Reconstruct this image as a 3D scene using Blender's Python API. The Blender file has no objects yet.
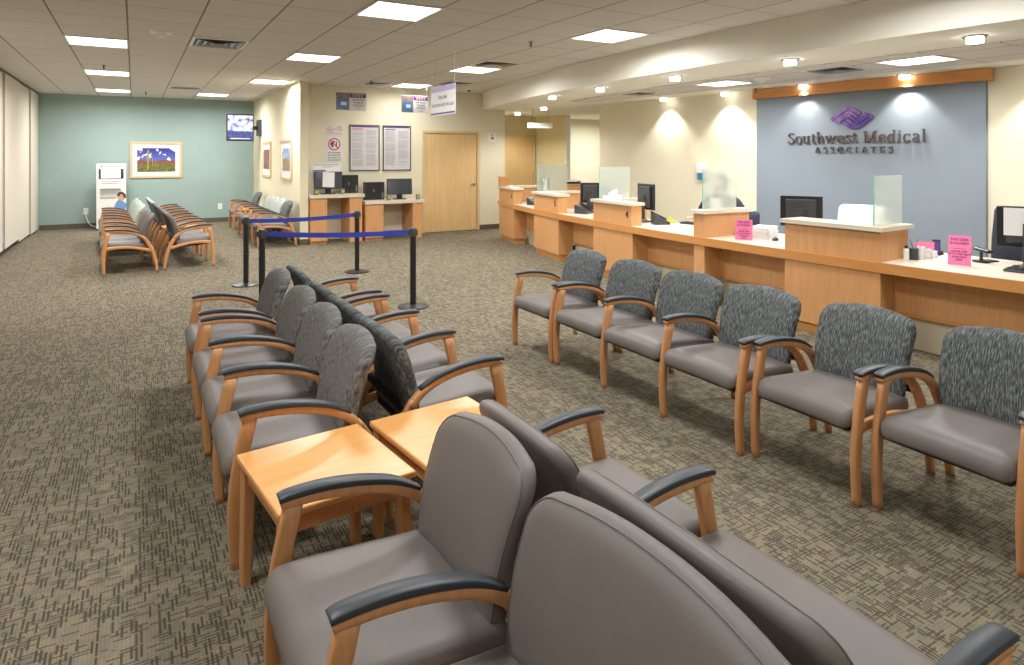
import bpy, bmesh, math, random
from mathutils import Vector, Matrix, Euler
random.seed(7)
PI = math.pi
SC = bpy.context.scene
COL = SC.collection

# ------------------------------------------------------------------ camera
CAMH = 1.55
cd = bpy.data.cameras.new('camera')
cam = bpy.data.objects.new('camera', cd); COL.objects.link(cam)
cd.sensor_width = 36.0
cd.lens = 650.0 / 1024 * 36.0
cd.shift_y = -(332.5 - 155.5) / 1024
cd.clip_start = 0.02
cam.location = (0, 0, CAMH)
cam.rotation_euler = (PI / 2, 0, -math.atan(378 / 650.0))
SC.camera = cam

# ------------------------------------------------------------------ world, view, light levels
w = bpy.data.worlds.new('world'); SC.world = w; w.use_nodes = True
w.node_tree.nodes['Background'].inputs[0].default_value = (0.9, 0.93, 1, 1)
w.node_tree.nodes['Background'].inputs[1].default_value = 0.3
SC.view_settings.view_transform = 'Standard'
SC.view_settings.look = 'None'
SC.view_settings.gamma = 1
SC.view_settings.use_curve_mapping = False
SC.view_settings.exposure = 0.68
SC.cycles.use_denoising = True
SC.cycles.max_bounces = 8
SC.cycles.diffuse_bounces = 5
SC.cycles.sample_clamp_indirect = 6
TROFFER_W = 36.0       # watts of each ceiling troffer
CAN_W = 9.0            # watts of each downlight over the desk
DIFF_E = 2.6           # brightness of the diffusers themselves
CZ = 2.846             # main ceiling
LZ = 2.51              # lower ceiling over the desk

# ------------------------------------------------------------------ node materials
def hexc(r, g, b):
    f = lambda c: ((c / 255) / 12.92 if c / 255 <= 0.04045 else ((c / 255 + 0.055) / 1.055) ** 2.4)
    return (f(r), f(g), f(b), 1)
class NT:
    def __init__(s, name):
        s.m = bpy.data.materials.new(name); s.m.use_nodes = True
        s.t = s.m.node_tree; s.n = s.t.nodes; s.l = s.t.links
        s.b = s.n['Principled BSDF']; s.out = s.n['Material Output']
    def new(s, ty, **kw):
        n = s.n.new(ty)
        for k, v in kw.items():
            if k in n.inputs.keys() if isinstance(k, str) else False: n.inputs[k].default_value = v
            else: setattr(n, k, v)
        return n
    def math(s, op, a, b=None, c=None):
        n = s.n.new('ShaderNodeMath'); n.operation = op
        for i, v in enumerate((a, b, c)):
            if v is None: continue
            if isinstance(v, (int, float)): n.inputs[i].default_value = v
            else: s.l.new(v, n.inputs[i])
        return n.outputs[0]
    def coords(s, scale=(1, 1, 1), loc=(0, 0, 0), rot=(0, 0, 0)):
        tc = s.n.new('ShaderNodeTexCoord'); mp = s.n.new('ShaderNodeMapping')
        mp.inputs['Scale'].default_value = scale; mp.inputs['Location'].default_value = loc
        mp.inputs['Rotation'].default_value = rot
        s.l.new(tc.outputs['Object'], mp.inputs[0]); return mp.outputs[0]
    def noise(s, vec, scale=5, detail=2, rough=.5, out=0):
        n = s.n.new('ShaderNodeTexNoise'); n.inputs['Scale'].default_value = scale
        n.inputs['Detail'].default_value = detail; n.inputs['Roughness'].default_value = rough
        s.l.new(vec, n.inputs['Vector']); return n.outputs[out]
    def ramp(s, fac, stops, interp='LINEAR'):
        r = s.n.new('ShaderNodeValToRGB'); r.color_ramp.interpolation = interp
        e = r.color_ramp.elements
        while len(e) > 1: e.remove(e[-1])
        e[0].position = stops[0][0]; e[0].color = stops[0][1]
        for p, c in stops[1:]:
            x = e.new(p); x.color = c
        s.l.new(fac, r.inputs[0]); return r.outputs[0]
    def mix(s, fac, a, b, mode='MIX'):
        n = s.n.new('ShaderNodeMix'); n.data_type = 'RGBA'; n.blend_type = mode
        for i, v in ((0, fac), (6, a), (7, b)):
            if isinstance(v, (int, float, tuple)): n.inputs[i].default_value = v
            else: s.l.new(v, n.inputs[i])
        return n.outputs[2]
    def bump(s, h, strength=.2, dist=.01):
        b = s.n.new('ShaderNodeBump'); b.inputs['Strength'].default_value = strength
        b.inputs['Distance'].default_value = dist
        s.l.new(h, b.inputs['Height']); s.l.new(b.outputs[0], s.b.inputs['Normal'])
    def col(s, c):
        if isinstance(c, tuple): s.b.inputs['Base Color'].default_value = c
        else: s.l.new(c, s.b.inputs['Base Color'])
    def rough(s, v): s.b.inputs['Roughness'].default_value = v
    def spec(s, v): s.b.inputs['Specular IOR Level'].default_value = v

def plain(name, c, rough=.5, var=.06, scale=8, bump=0, metal=0, spec=.5, bscale=60):
    k = NT(name); v = k.coords()
    n = k.noise(v, scale, 3)
    dark = tuple(x * (1 - var) for x in c[:3]) + (1,); lite = tuple(min(1, x * (1 + var)) for x in c[:3]) + (1,)
    k.col(k.ramp(n, [(.3, dark), (.7, lite)])); k.rough(rough); k.spec(spec)
    k.b.inputs['Metallic'].default_value = metal
    if bump: k.bump(k.noise(v, bscale, 3), bump, .004)
    return k.m
def wood(name, c1, c2, axis='z', rough=.38, s=1.0, coat=0.0):
    k = NT(name)
    sc = {'z': (22 * s, 22 * s, 1.6 * s), 'x': (1.6 * s, 22 * s, 22 * s), 'y': (22 * s, 1.6 * s, 22 * s)}[axis]
    v = k.coords(sc)
    n = k.noise(v, 1.6, 6, .62); n2 = k.noise(k.coords((1.1, 1.1, 1.1)), 1.5, 2)
    n3 = k.noise(v, 9, 2)
    f = k.math('ADD', k.math('MULTIPLY', n, .75), k.math('MULTIPLY', n2, .25))
    base = k.ramp(f, [(.3, c1), (.7, c2)])
    k.col(k.mix(.12, base, k.ramp(n3, [(.35, tuple(x * .6 for x in c1[:3]) + (1,)), (.6, c2)])))
    k.rough(rough); k.b.inputs['Coat Weight'].default_value = coat; k.b.inputs['Coat Roughness'].default_value = .15
    return k.m
def emis(name, c, e):
    k = NT(name); k.col(c); k.b.inputs['Emission Color'].default_value = c
    k.b.inputs['Emission Strength'].default_value = e; return k.m

M = {}
M['wall'] = plain('cream_wall_paint', hexc(226, 220, 197), .75, .02, 3, .15, bscale=220, spec=.25)
M['wallhall'] = plain('tan_wall_paint', hexc(214, 200, 158), .75, .02, 3, .15, bscale=220, spec=.25)
M['trimwall'] = plain('pale_corner_paint', hexc(226, 218, 190), .7, .02, 3, spec=.25)
M['teal'] = plain('teal_wall_paint', hexc(152, 172, 168), .75, .03, 3, .15, bscale=220, spec=.25)
M['blue'] = plain('blue_grey_panel', hexc(131, 142, 153), .6, .02, 3, .1, bscale=220, spec=.3)
M['soffit'] = plain('soffit_paint', hexc(238, 236, 226), .75, .02, 3, spec=.2)
M['base'] = plain('baseboard_vinyl', hexc(92, 84, 72), .6, .05, 6)
M['white'] = plain('white_plastic', hexc(235, 235, 232), .4, .02)
M['paper'] = plain('paper_white', hexc(222, 222, 222), .7, .02)
M['black'] = plain('black_plastic', hexc(30, 31, 34), .35, .1)
M['dgrey'] = plain('dark_grey_plastic', hexc(58, 60, 64), .4, .08)
M['mgrey'] = plain('mid_grey_plastic', hexc(110, 112, 116), .5, .08)
M['chrome'] = plain('chrome_metal', hexc(200, 200, 200), .22, .03, metal=1)
M['steel'] = plain('steel_grey', hexc(160, 160, 160), .35, .05, metal=.9)
M['slab'] = plain('speckled_stone_top', hexc(216, 208, 190), .35, .05, 90)
M['lam'] = plain('white_laminate', hexc(222, 215, 200), .3, .02, 20)
M['kick'] = plain('beige_kick_panel', hexc(200, 190, 165), .6, .03)
M['desk'] = wood('maple_desk_veneer', hexc(203, 147, 95), hexc(219, 167, 114), 'z', .4)
M['fascia'] = wood('honey_desk_edge', hexc(198, 136, 76), hexc(214, 154, 92), 'y', .3)
M['beam'] = wood('orange_wood_beam', hexc(202, 134, 72), hexc(218, 156, 92), 'y', .32)
M['door'] = wood('birch_door_veneer', hexc(214, 178, 122), hexc(230, 198, 146), 'z', .4, .5)
M['doorframe'] = plain('beige_door_frame', hexc(214, 190, 146), .5, .03)
M['leg'] = wood('beech_chair_wood', hexc(190, 134, 86), hexc(212, 158, 108), 'z', .38, 1.2)
M['table'] = wood('honey_table_top', hexc(214, 152, 88), hexc(230, 174, 106), 'x', .32, .8, .12)
M['frame'] = wood('pale_oak_frame', hexc(205, 172, 130), hexc(224, 194, 152), 'x', .45, 2)
M['pad'] = plain('armrest_black_urethane', hexc(54, 61, 68), .45, .08, 20, .08)
M['vinyl'] = plain('taupe_grey_vinyl', hexc(114, 108, 105), .5, .05, 6, .12, bscale=260, spec=.4)
M['pan'] = plain('seat_underside_black', hexc(30, 30, 32), .6, .1)
M['pink'] = plain('pink_acrylic_sign', hexc(236, 130, 178), .25, .04)
M['magenta'] = plain('magenta_marker_ink', hexc(140, 14, 84), .5, .04)
M['purple'] = plain('purple_print', hexc(92, 62, 146), .5, .05)
M['lilac'] = plain('lilac_print', hexc(170, 150, 204), .5, .05)
M['inkgrey'] = plain('grey_print', hexc(150, 148, 152), .6, .1)
M['ink'] = plain('dark_print', hexc(52, 50, 54), .6, .1)
M['red'] = plain('red_print', hexc(206, 52, 56), .5, .05)
M['letter'] = plain('bronze_letter', hexc(92, 80, 74), .35, .06, metal=.3)
M['belt'] = plain('blue_belt_webbing', hexc(44, 62, 168), .6, .06, 30)
M['skin'] = plain('skin', hexc(205, 158, 130), .5, .05)
M['hair'] = plain('dark_hair', hexc(72, 56, 48), .6, .15, 30)
M['jacket'] = plain('dark_jacket_cloth', hexc(40, 42, 50), .8, .1, 20)
M['shirt'] = plain('white_shirt_cloth', hexc(226, 222, 218), .8, .05, 20)
M['yellow'] = plain('yellow_plastic', hexc(220, 190, 50), .4, .05)
M['amber'] = plain('amber_speaker_cone', hexc(200, 160, 60), .4, .05)
M['dispblue'] = plain('blue_soap_pouch', hexc(60, 130, 180), .4, .05)
M['orangebox'] = plain('orange_card', hexc(236, 130, 50), .5, .05)
M['navychair'] = plain('navy_chair_mesh', hexc(52, 56, 72), .7, .08, 30)
M['blind'] = None
M['diff'] = emis('troffer_diffuser', (1, .98, .94, 1), DIFF_E)
M['can'] = emis('downlight_glass', (1, .97, .92, 1), 6.5)
M['tbar'] = plain('ceiling_tbar', hexc(188, 182, 172), .6, .02)

def ceiling_mat():
    k = NT('acoustic_ceiling_tile')
    tc = k.n.new('ShaderNodeTexCoord'); sp = k.n.new('ShaderNodeSeparateXYZ'); k.l.new(tc.outputs['Object'], sp.inputs[0])
    def line(o, off, pitch, hw):
        t = k.math('FRACT', k.math('DIVIDE', k.math('SUBTRACT', o, off - 100 * pitch), pitch))
        d = k.math('MULTIPLY', k.math('MINIMUM', t, k.math('SUBTRACT', 1, t)), pitch)
        return k.math('LESS_THAN', d, hw)
    lx = line(sp.outputs[0], -.655, .6, .0075); ly = line(sp.outputs[1], 5.22, .64, .004)
    v = k.coords()
    n = k.noise(v, 260, 2, .7); n2 = k.noise(v, 1.3, 1)
    base = k.mix(k.ramp(n, [(.42, (0, 0, 0, 1)), (.6, (1, 1, 1, 1))]), hexc(204, 201, 196), hexc(220, 217, 212))
    base = k.mix(k.math('MULTIPLY', n2, .2), base, hexc(204, 199, 190))
    c = k.mix(ly, base, hexc(120, 112, 102)); c = k.mix(lx, c, hexc(126, 120, 112))
    k.col(c); k.rough(.85); k.spec(.15)
    k.bump(n, .25, .003)
    return k.m
M['ceil'] = ceiling_mat()

def carpet_mat():
    k = NT('woven_pattern_carpet')
    tc = k.n.new('ShaderNodeTexCoord')
    v = tc.outputs['Object']
    def mp(scale, loc=(0, 0, 0)):
        m = k.n.new('ShaderNodeMapping'); m.inputs['Scale'].default_value = scale; m.inputs['Location'].default_value = loc
        k.l.new(v, m.inputs[0]); return m.outputs[0]
    sp = k.n.new('ShaderNodeSeparateXYZ'); k.l.new(v, sp.inputs[0])
    clus = k.noise(mp((5, 5, 1)), 1, 2); clus2 = k.noise(mp((5, 5, 1), (7, 7, 0)), 1, 2)
    def dashes(across, along, p, L, thr, seed):
        u = k.math('DIVIDE', across, p); col = k.math('FLOOR', u)
        w1 = k.n.new('ShaderNodeTexWhiteNoise'); w1.noise_dimensions = '1D'; k.l.new(k.math('ADD', col, seed), w1.inputs['W'])
        vv = k.math('ADD', k.math('DIVIDE', along, L), k.math('MULTIPLY', w1.outputs['Value'], 9.0)); row = k.math('FLOOR', vv)
        cb = k.n.new('ShaderNodeCombineXYZ'); k.l.new(col, cb.inputs[0]); k.l.new(row, cb.inputs[1]); cb.inputs[2].default_value = seed
        w2 = k.n.new('ShaderNodeTexWhiteNoise'); w2.noise_dimensions = '3D'; k.l.new(cb.outputs[0], w2.inputs['Vector'])
        on = k.math('LESS_THAN', w2.outputs['Value'], thr)
        f = k.math('FRACT', u); g_ = k.math('LESS_THAN', k.math('ABSOLUTE', k.math('SUBTRACT', f, .5)), .27)
        h_ = k.math('LESS_THAN', k.math('ABSOLUTE', k.math('SUBTRACT', k.math('FRACT', vv), .5)), .44)
        return k.math('MULTIPLY', k.math('MULTIPLY', on, g_), h_)
    ta = k.math('MULTIPLY_ADD', clus, .7, .09); tb = k.math('MULTIPLY_ADD', clus2, .7, .08)
    d1 = dashes(sp.outputs[0], sp.outputs[1], .0135, .068, ta, 3.0)
    d2 = dashes(sp.outputs[1], sp.outputs[0], .0140, .055, tb, 11.0)
    d = k.math('MAXIMUM', k.math('MULTIPLY', d1, 1.0), k.math('MULTIPLY', d2, .8))
    fine = k.noise(mp((170, 170, 1)), 1, 2, .7)
    tint = k.noise(mp((16, 16, 1), (9, 1, 0)), 1, 2)
    base = k.ramp(tint, [(.3, hexc(124, 120, 106)), (.5, hexc(139, 132, 113)), (.7, hexc(152, 142, 118))])
    base = k.mix(k.ramp(fine, [(.35, (0, 0, 0, 1)), (.65, (1, 1, 1, 1))]), k.mix(.35, base, hexc(84, 76, 64)), base)
    gx = k.math('LESS_THAN', k.math('FRACT', k.math('DIVIDE', sp.outputs[0], .0115)), .22); gy = k.math('LESS_THAN', k.math('FRACT', k.math('DIVIDE', sp.outputs[1], .0125)), .22)
    base = k.mix(k.math('MULTIPLY', k.math('MAXIMUM', gx, gy), .32), base, hexc(80, 72, 62))
    c = k.mix(k.math('MULTIPLY', d, .78), base, hexc(64, 56, 50))
    k.col(c); k.rough(.95); k.spec(.1)
    k.bump(k.math('SUBTRACT', fine, k.math('MULTIPLY', d, .5)), .5, .004)
    return k.m
M['carpet'] = carpet_mat()

def fabric(name, c0, c1, c2, sy=190, sz=32):
    k = NT(name)
    v = k.coords((2, sy, sz))
    n = k.noise(v, 1, 2, .6); v2 = k.coords((300, 300, 300)); f = k.noise(v2, 1, 1)
    c = k.ramp(n, [(.34, c0), (.5, c1), (.66, c2)])
    c = k.mix(k.math('MULTIPLY', f, .35), c, tuple(x * .6 for x in c0[:3]) + (1,))
    k.col(c); k.rough(.9); k.spec(.15); k.bump(n, .3, .003)
    return k.m
M['fab'] = fabric('charcoal_streak_fabric', hexc(66, 68, 70), hexc(96, 100, 101), hexc(142, 150, 152))
M['fab2'] = fabric('grey_streak_fabric', hexc(84, 84, 84), hexc(116, 116, 114), hexc(150, 150, 147), 210, 40)
M['mint'] = fabric('pale_mint_fabric', hexc(150, 162, 156), hexc(176, 186, 178), hexc(196, 204, 196), 60, 30)
M['fabd'] = plain('dark_taupe_fabric', hexc(98, 93, 92), .75, .06, 12, .2, bscale=240)

def blind_mat():
    k = NT('blind_fabric'); v = k.coords((1, 90, .6)); n = k.noise(v, 1, 2)
    k.col(k.ramp(n, [(.3, hexc(206, 198, 184)), (.7, hexc(220, 212, 200))])); k.rough(.8); k.spec(.2); k.bump(n, .15, .003)
    return k.m
M['blind'] = blind_mat()

def glass_mat(name, frost=.2, tint=(.93, .98, .95, 1)):
    k = NT(name); k.n.remove(k.b)
    r = k.n.new('ShaderNodeBsdfRefraction'); r.inputs['Roughness'].default_value = frost; r.inputs['IOR'].default_value = 1.35; r.inputs['Color'].default_value = tint
    t = k.n.new('ShaderNodeBsdfTranslucent'); t.inputs['Color'].default_value = (.85, .92, .88, 1)
    g = k.n.new('ShaderNodeBsdfGlossy'); g.inputs['Roughness'].default_value = .08; g.inputs['Color'].default_value = (.9, 1, .95, 1)
    d = k.n.new('ShaderNodeBsdfDiffuse'); d.inputs['Color'].default_value = (.88, .92, .89, 1)
    m1 = k.n.new('ShaderNodeMixShader'); m1.inputs[0].default_value = .5
    k.l.new(t.outputs[0], m1.inputs[1]); k.l.new(d.outputs[0], m1.inputs[2])
    m2 = k.n.new('ShaderNodeMixShader'); m2.inputs[0].default_value = .36
    k.l.new(r.outputs[0], m2.inputs[1]); k.l.new(m1.outputs[0], m2.inputs[2])
    m3 = k.n.new('ShaderNodeMixShader'); m3.inputs[0].default_value = .05
    k.l.new(m2.outputs[0], m3.inputs[1]); k.l.new(g.outputs[0], m3.inputs[2])
    k.l.new(m3.outputs[0], k.out.inputs[0]); return k.m
M['glass'] = glass_mat('frosted_glass', .12)
M['gedge'] = plain('green_glass_edge', hexc(130, 190, 170), .2, .05)
M['screen'] = plain('dark_glossy_screen', hexc(60, 66, 70), .12, .1, 3)
M['posterglass'] = plain('dull_poster', hexc(206, 204, 206), .4, .03, 6)

# ------------------------------------------------------------------ geometry helpers
def finish(bm, name, mat, parent=None, smooth=False, angle=None):
    me = bpy.data.meshes.new(name)
    bmesh.ops.recalc_face_normals(bm, faces=bm.faces)
    bm.to_mesh(me); bm.free()
    if smooth:
        for p in me.polygons: p.use_smooth = True
    if mat is not None: me.materials.append(mat)
    o = bpy.data.objects.new(name, me); COL.objects.link(o)
    if smooth and angle:
        o.modifiers.new('es', 'EDGE_SPLIT').split_angle = math.radians(angle)
    if parent: o.parent = parent
    return o
def BM(): return bmesh.new()
def box(bm, x0, x1, y0, y1, z0, z1, bev=0, mtx=None):
    r = bmesh.ops.create_cube(bm, size=1)
    vs = r['verts']
    for v in vs:
        v.co = Vector(((x0 + x1) / 2 + v.co.x * (x1 - x0), (y0 + y1) / 2 + v.co.y * (y1 - y0), (z0 + z1) / 2 + v.co.z * (z1 - z0)))
    if bev:
        es = list({e for v in vs for e in v.link_edges})
        r2 = bmesh.ops.bevel(bm, geom=es, offset=bev, segments=2, affect='EDGES', profile=.5)
        vs = [v for v in r2['verts']]
        vs = list({v for f in r2['faces'] for v in f.verts} | set(vs))
    if mtx is not None:
        for v in vs: v.co = mtx @ v.co
    return vs
def cyl(bm, p0, p1, r0, r1=None, seg=20, cap=True):
    r1 = r0 if r1 is None else r1
    p0, p1 = Vector(p0), Vector(p1); d = p1 - p0
    q = d.to_track_quat('Z', 'Y').to_matrix().to_4x4()
    m = Matrix.Translation((p0 + p1) / 2) @ q
    bmesh.ops.create_cone(bm, cap_ends=cap, segments=seg, radius1=r0, radius2=r1, depth=d.length, matrix=m)
def sweep(bm, pts, w, ts, up=(0, 1, 0), n=None):
    """rectangular bar along pts lying in the XZ plane; w = width in Y, ts = thickness(es) in plane"""
    P = [Vector(p) for p in pts]
    if n:
        P = spline(P, n)
    N = len(P); rings = []
    for i, p in enumerate(P):
        a = P[max(0, i - 1)]; b = P[min(N - 1, i + 1)]; t = (b - a).normalized()
        nrm = Vector((-t.z, 0, t.x))
        f = i / (N - 1); th = ts if isinstance(ts, (int, float)) else lerpl(ts, f)
        ww = w if isinstance(w, (int, float)) else lerpl(w, f)
        c = min(th, ww) * .16; h = th / 2; g = ww / 2
        ring = []
        for (u, v) in ((h, g - c), (h - c, g), (-h + c, g), (-h, g - c), (-h, -g + c), (-h + c, -g), (h - c, -g), (h, -g + c)):
            q = p + nrm * u + Vector((0, v, 0)); ring.append(bm.verts.new(q))
        rings.append(ring)
    for a, b in zip(rings, rings[1:]):
        for i in range(8): bm.faces.new((a[i], a[(i + 1) % 8], b[(i + 1) % 8], b[i]))
    bm.faces.new(rings[0]); bm.faces.new(list(reversed(rings[-1])))
def lerpl(L, f):
    x = f * (len(L) - 1); i = min(int(x), len(L) - 2); return L[i] + (L[i + 1] - L[i]) * (x - i)
def spline(P, n):
    out = []
    for s in range(n):
        t = s / (n - 1) * (len(P) - 1); i = min(int(t), len(P) - 2); u = t - i
        p0 = P[i - 1] if i > 0 else P[i] * 2 - P[i + 1]; p1, p2 = P[i], P[i + 1]
        p3 = P[i + 2] if i + 2 < len(P) else P[i + 1] * 2 - P[i]
        out.append(.5 * ((2 * p1) + (p2 - p0) * u + (2 * p0 - 5 * p1 + 4 * p2 - p3) * u * u + (3 * p1 - p0 - 3 * p2 + p3) * u ** 3))
    return out
def tube(bm, pts, r, seg=8, closed=False):
    P = [Vector(p) for p in pts]; N = len(P); rings = []
    for i, p in enumerate(P):
        a = P[(i - 1) % N] if closed else P[max(0, i - 1)]; b = P[(i + 1) % N] if closed else P[min(N - 1, i + 1)]
        t = (b - a).normalized(); s = t.cross(Vector((0, 0, 1)))
        if s.length < .05: s = t.cross(Vector((0, 1, 0)))
        s.normalize(); u = s.cross(t)
        rings.append([bm.verts.new(p + (s * math.cos(k / seg * 2 * PI) + u * math.sin(k / seg * 2 * PI)) * r) for k in range(seg)])
    pr = list(zip(rings, rings[1:])) + ([(rings[-1], rings[0])] if closed else [])
    for a, b in pr:
        for k in range(seg): bm.faces.new((a[k], a[(k + 1) % seg], b[(k + 1) % seg], b[k]))
    if not closed:
        bm.faces.new(rings[0]); bm.faces.new(list(reversed(rings[-1])))
def prism(bm, poly, z0, z1):
    a = [bm.verts.new((x, y, z0)) for x, y in poly]; b = [bm.verts.new((x, y, z1)) for x, y in poly]
    n = len(poly); bm.faces.new(a); bm.faces.new(list(reversed(b)))
    for i in range(n): bm.faces.new((a[i], a[(i + 1) % n], b[(i + 1) % n], b[i]))
def thing(name, label, cat, loc=(0, 0, 0), rz=0, group=None):
    o = bpy.data.objects.new(name, None); COL.objects.link(o); o.empty_display_size = .1
    o.location = loc; o.rotation_euler = (0, 0, rz); o['label'] = label; o['category'] = cat
    if group: o['group'] = group
    return o
def tag(o, label, cat, group=None):
    o['label'] = label; o['category'] = cat
    if group: o['group'] = group
    return o
def struct(name, bm, mat, smooth=False):
    o = finish(bm, name, mat, None, smooth); o['kind'] = 'structure'; return o
def basis(org, u, n):
    """matrix: local x = u (to the reader's right), local y = up, local z = n (towards the reader)"""
    u = Vector(u).normalized(); n = Vector(n).normalized(); v = n.cross(u)
    m = Matrix((u, v, n)).transposed().to_4x4(); m.translation = Vector(org); return m
_tc = {}
def text(body, size, name, mat, parent, mtx, ext=.001, align='CENTER', sx=1.0):
    c = bpy.data.curves.new('t', 'FONT'); c.body = body; c.size = size; c.extrude = ext
    c.align_x = align; c.align_y = 'CENTER'; c.resolution_u = 2; c.offset = .0006 if name == 'lettering' and size < .06 else 0
    t = bpy.data.objects.new('t', c); COL.objects.link(t)
    bpy.context.view_layer.update()
    me = bpy.data.meshes.new_from_object(t.evaluated_get(bpy.context.evaluated_depsgraph_get()))
    bpy.data.objects.remove(t); bpy.data.curves.remove(c)
    me.name = name
    for v in me.vertices: v.co.x *= sx
    me.transform(mtx); me.materials.clear(); me.materials.append(mat)
    o = bpy.data.objects.new(name, me); COL.objects.link(o)
    if parent: o.parent = parent
    return o

# ------------------------------------------------------------------ the room shell
XL, YB, Y0 = -1.70, 16.6, -3.2
def curveX(y): return 5.09 + .0205 * (y - 4.2) ** 2          # public edge of the reception desk
def soffX(y): return 5.27 + .0192 * (y - 4.7) ** 2           # face of the curved soffit
def wallX(y): return 8.426 - .08 * y                          # reception back wall

bm = BM(); box(bm, -2.2, 12, Y0 - .2, 17, -.1, 0); struct('floor', bm, M['carpet'])
bm = BM()
poly = [(-2.0, Y0), (soffX(Y0) + .06, Y0)] + [(soffX(y) + .06, y) for y in [Y0 + (12.15 - Y0) * i / 30 for i in range(1, 31)]] + [(2.7, 12.15), (2.7, 17), (-2.0, 17)]
prism(bm, poly, CZ, CZ + .1); struct('ceiling', bm, M['ceil'])
# curved soffit: a face and the lower ceiling behind it
bm = BM()
N = 40; ys = [Y0 + (12.1 - Y0) * i / N for i in range(N + 1)]
fr = [(soffX(y), y) for y in ys]; bk = [(soffX(y) + .06, y) for y in reversed(ys)]
prism(bm, fr + bk, LZ, CZ + .02); struct('trim_1', bm, M['soffit'])
bm = BM()
mid = [(soffX(y) + .06, y) for y in ys]
prism(bm, mid + [(6.8, 12.1), (6.8, 14.6), (12, 14.6), (12, Y0)], LZ + .0, LZ + .08); struct('ceiling_lower', bm, M['soffit'])
# tiled field set into the lower ceiling
bm = BM()
ty = [1.2 + (9.4 - 1.2) * i / 20 for i in range(21)]
prism(bm, [(soffX(y) + .95, y) for y in ty] + [(wallX(y) - .62, y) for y in reversed(ty)], LZ - .012, LZ + .0)
struct('ceiling_tile_field', bm, M['ceil'])

bm = BM(); box(bm, XL - .3, 2.6, YB, YB + .12, 0, CZ); struct('wall_back', bm, M['teal'])
bm = BM(); box(bm, XL - .42, XL - .3, Y0, YB + .12, 0, CZ); struct('wall_left', bm, M['wall'])
bm = BM(); box(bm, XL - .3, 8.8, Y0 - .12, Y0, 0, CZ); struct('wall_front', bm, M['wall'])
bm = BM(); box(bm, 2.48, 2.62, 11.55, YB, 0, CZ); struct('wall_partition', bm, M['trimwall'])
# door wall with its doorway
DX0, DX1, DZ = 5.02, 6.19, 2.0
bm = BM(); box(bm, 2.62, DX0, 12.1, 12.24, 0, CZ); box(bm, DX1, 6.86, 12.1, 12.24, 0, CZ); box(bm, DX0, DX1, 12.1, 12.24, DZ, CZ)
box(bm, 6.72, 6.86, 12.24, 13.6, 0, CZ)
struct('wall_middle', bm, M['wall'])
# hall behind
bm = BM(); box(bm, 6.8, 8.72, 13.6, 13.72, 0, 2.6); struct('wall_hall', bm, M['wallhall'])
bm = BM(); prism(bm, [(8.6, 13.6), (8.87, 12.7), (8.98, 12.7), (8.98, 14.0), (8.6, 14.0)], 0, 2.6); struct('wall_hall_side', bm, M['wallhall'])
bm = BM(); box(bm, 8.83, 12, 14.0, 14.1, 0, 2.6); struct('wall_office', bm, M['wall'])
bm = BM(); box(bm, 8.865, 8.985, 12.685, 12.7, 0, 2.6); struct('trim_2', bm, M['soffit'])
# reception back wall (slanting) with thickness, and a closing wall at the far right
bm = BM(); prism(bm, [(wallX(9.83), 9.83), (wallX(Y0), Y0), (wallX(Y0) + .15, Y0), (wallX(9.83) + .15, 9.83)], 0, LZ + .05); struct('wall_right', bm, M['wall'])
bm = BM(); box(bm, 11.9, 12, Y0, 14.1, 0, LZ + .05); struct('wall_far_right', bm, M['wall'])
# baseboards
bm = BM(); box(bm, XL, 2.48, YB - .012, YB, 0, .1); struct('baseboard_back', bm, M['base'])
bm = BM(); box(bm, 2.468, 2.48, 11.54, YB, 0, .1); box(bm, 2.48, 2.62, 11.538, 11.55, 0, .1); struct('baseboard_partition', bm, M['base'])
bm = BM(); box(bm, 4.78, DX0 - .06, 12.088, 12.1, 0, .1); box(bm, DX1 + .06, 6.8, 12.088, 12.1, 0, .1); struct('baseboard_middle', bm, M['base'])
bm = BM(); prism(bm, [(wallX(9.83) - .012, 9.84), (wallX(Y0) - .012, Y0), (wallX(Y0), Y0), (wallX(9.83), 9.84)], 0, .1); struct('baseboard_right', bm, M['base'])
# window strip behind the blinds, daylight at its foot
bm = BM(); box(bm, XL - .3, XL - .28, Y0, YB, .02, .16)
o = struct('window_1', bm, emis('blue_daylight_window', (.25, .45, .95, 1), .6))

# blind panels along the left side
seams = [16.58, 15.35, 14.0, 12.46, 11.0, 9.5, 8.0, 6.5, 5.0, 3.5, 2.0, .5, -1.0, -2.5, -3.15]
ords = ['farthest', 'second', 'third', 'fourth']
for i, (a, b) in enumerate(zip(seams, seams[1:])):
    off = .015 * (i % 2)
    if i > 3: continue
    t = thing('blind_panel', ['tall pale fabric blind panel meeting the teal wall', 'tall pale fabric blind panel, second from the teal wall',
              'tall pale fabric blind panel, third from the teal wall', 'tall pale blind panel cut by the left picture edge'][min(i, 3)], 'blind', (XL - .02 - off, (a + b) / 2, 0), 0, 'tall fabric blind panels on the left side')
    h = (a - b) / 2 - .004
    
    zb = (.035, .05, .11, .10)[min(i, 3)]
    bm = BM(); box(bm, -.006, .006, -h, h, zb, CZ - .01, .002); finish(bm, 'fabric_panel', M['blind'], t)
    bm = BM(); box(bm, .006, .010, -h, -h + .05, zb, CZ - .01); finish(bm, 'edge_seam', M['mgrey'], t)
    bm = BM(); box(bm, -.009, .009, -h, h, zb, zb + .03, .003); finish(bm, 'bottom_bar', M['blind'], t)
bm = BM(); box(bm, XL - .07, XL - .0, -3.2, YB, CZ - .03, CZ); struct('trim_3', bm, M['base'])
bm = BM(); box(bm, XL - .28, XL - .055, 7.5, YB, 0, .02, 0); struct('trim_4', bm, M['base'])
# blinds nearer than the picture shows, as one plain wall so the room stays closed
bm = BM(); box(bm, XL - .05, XL - .02, Y0, 10.99, .05, CZ - .01); struct('wall_left_blinds', bm, M['blind'])

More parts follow.
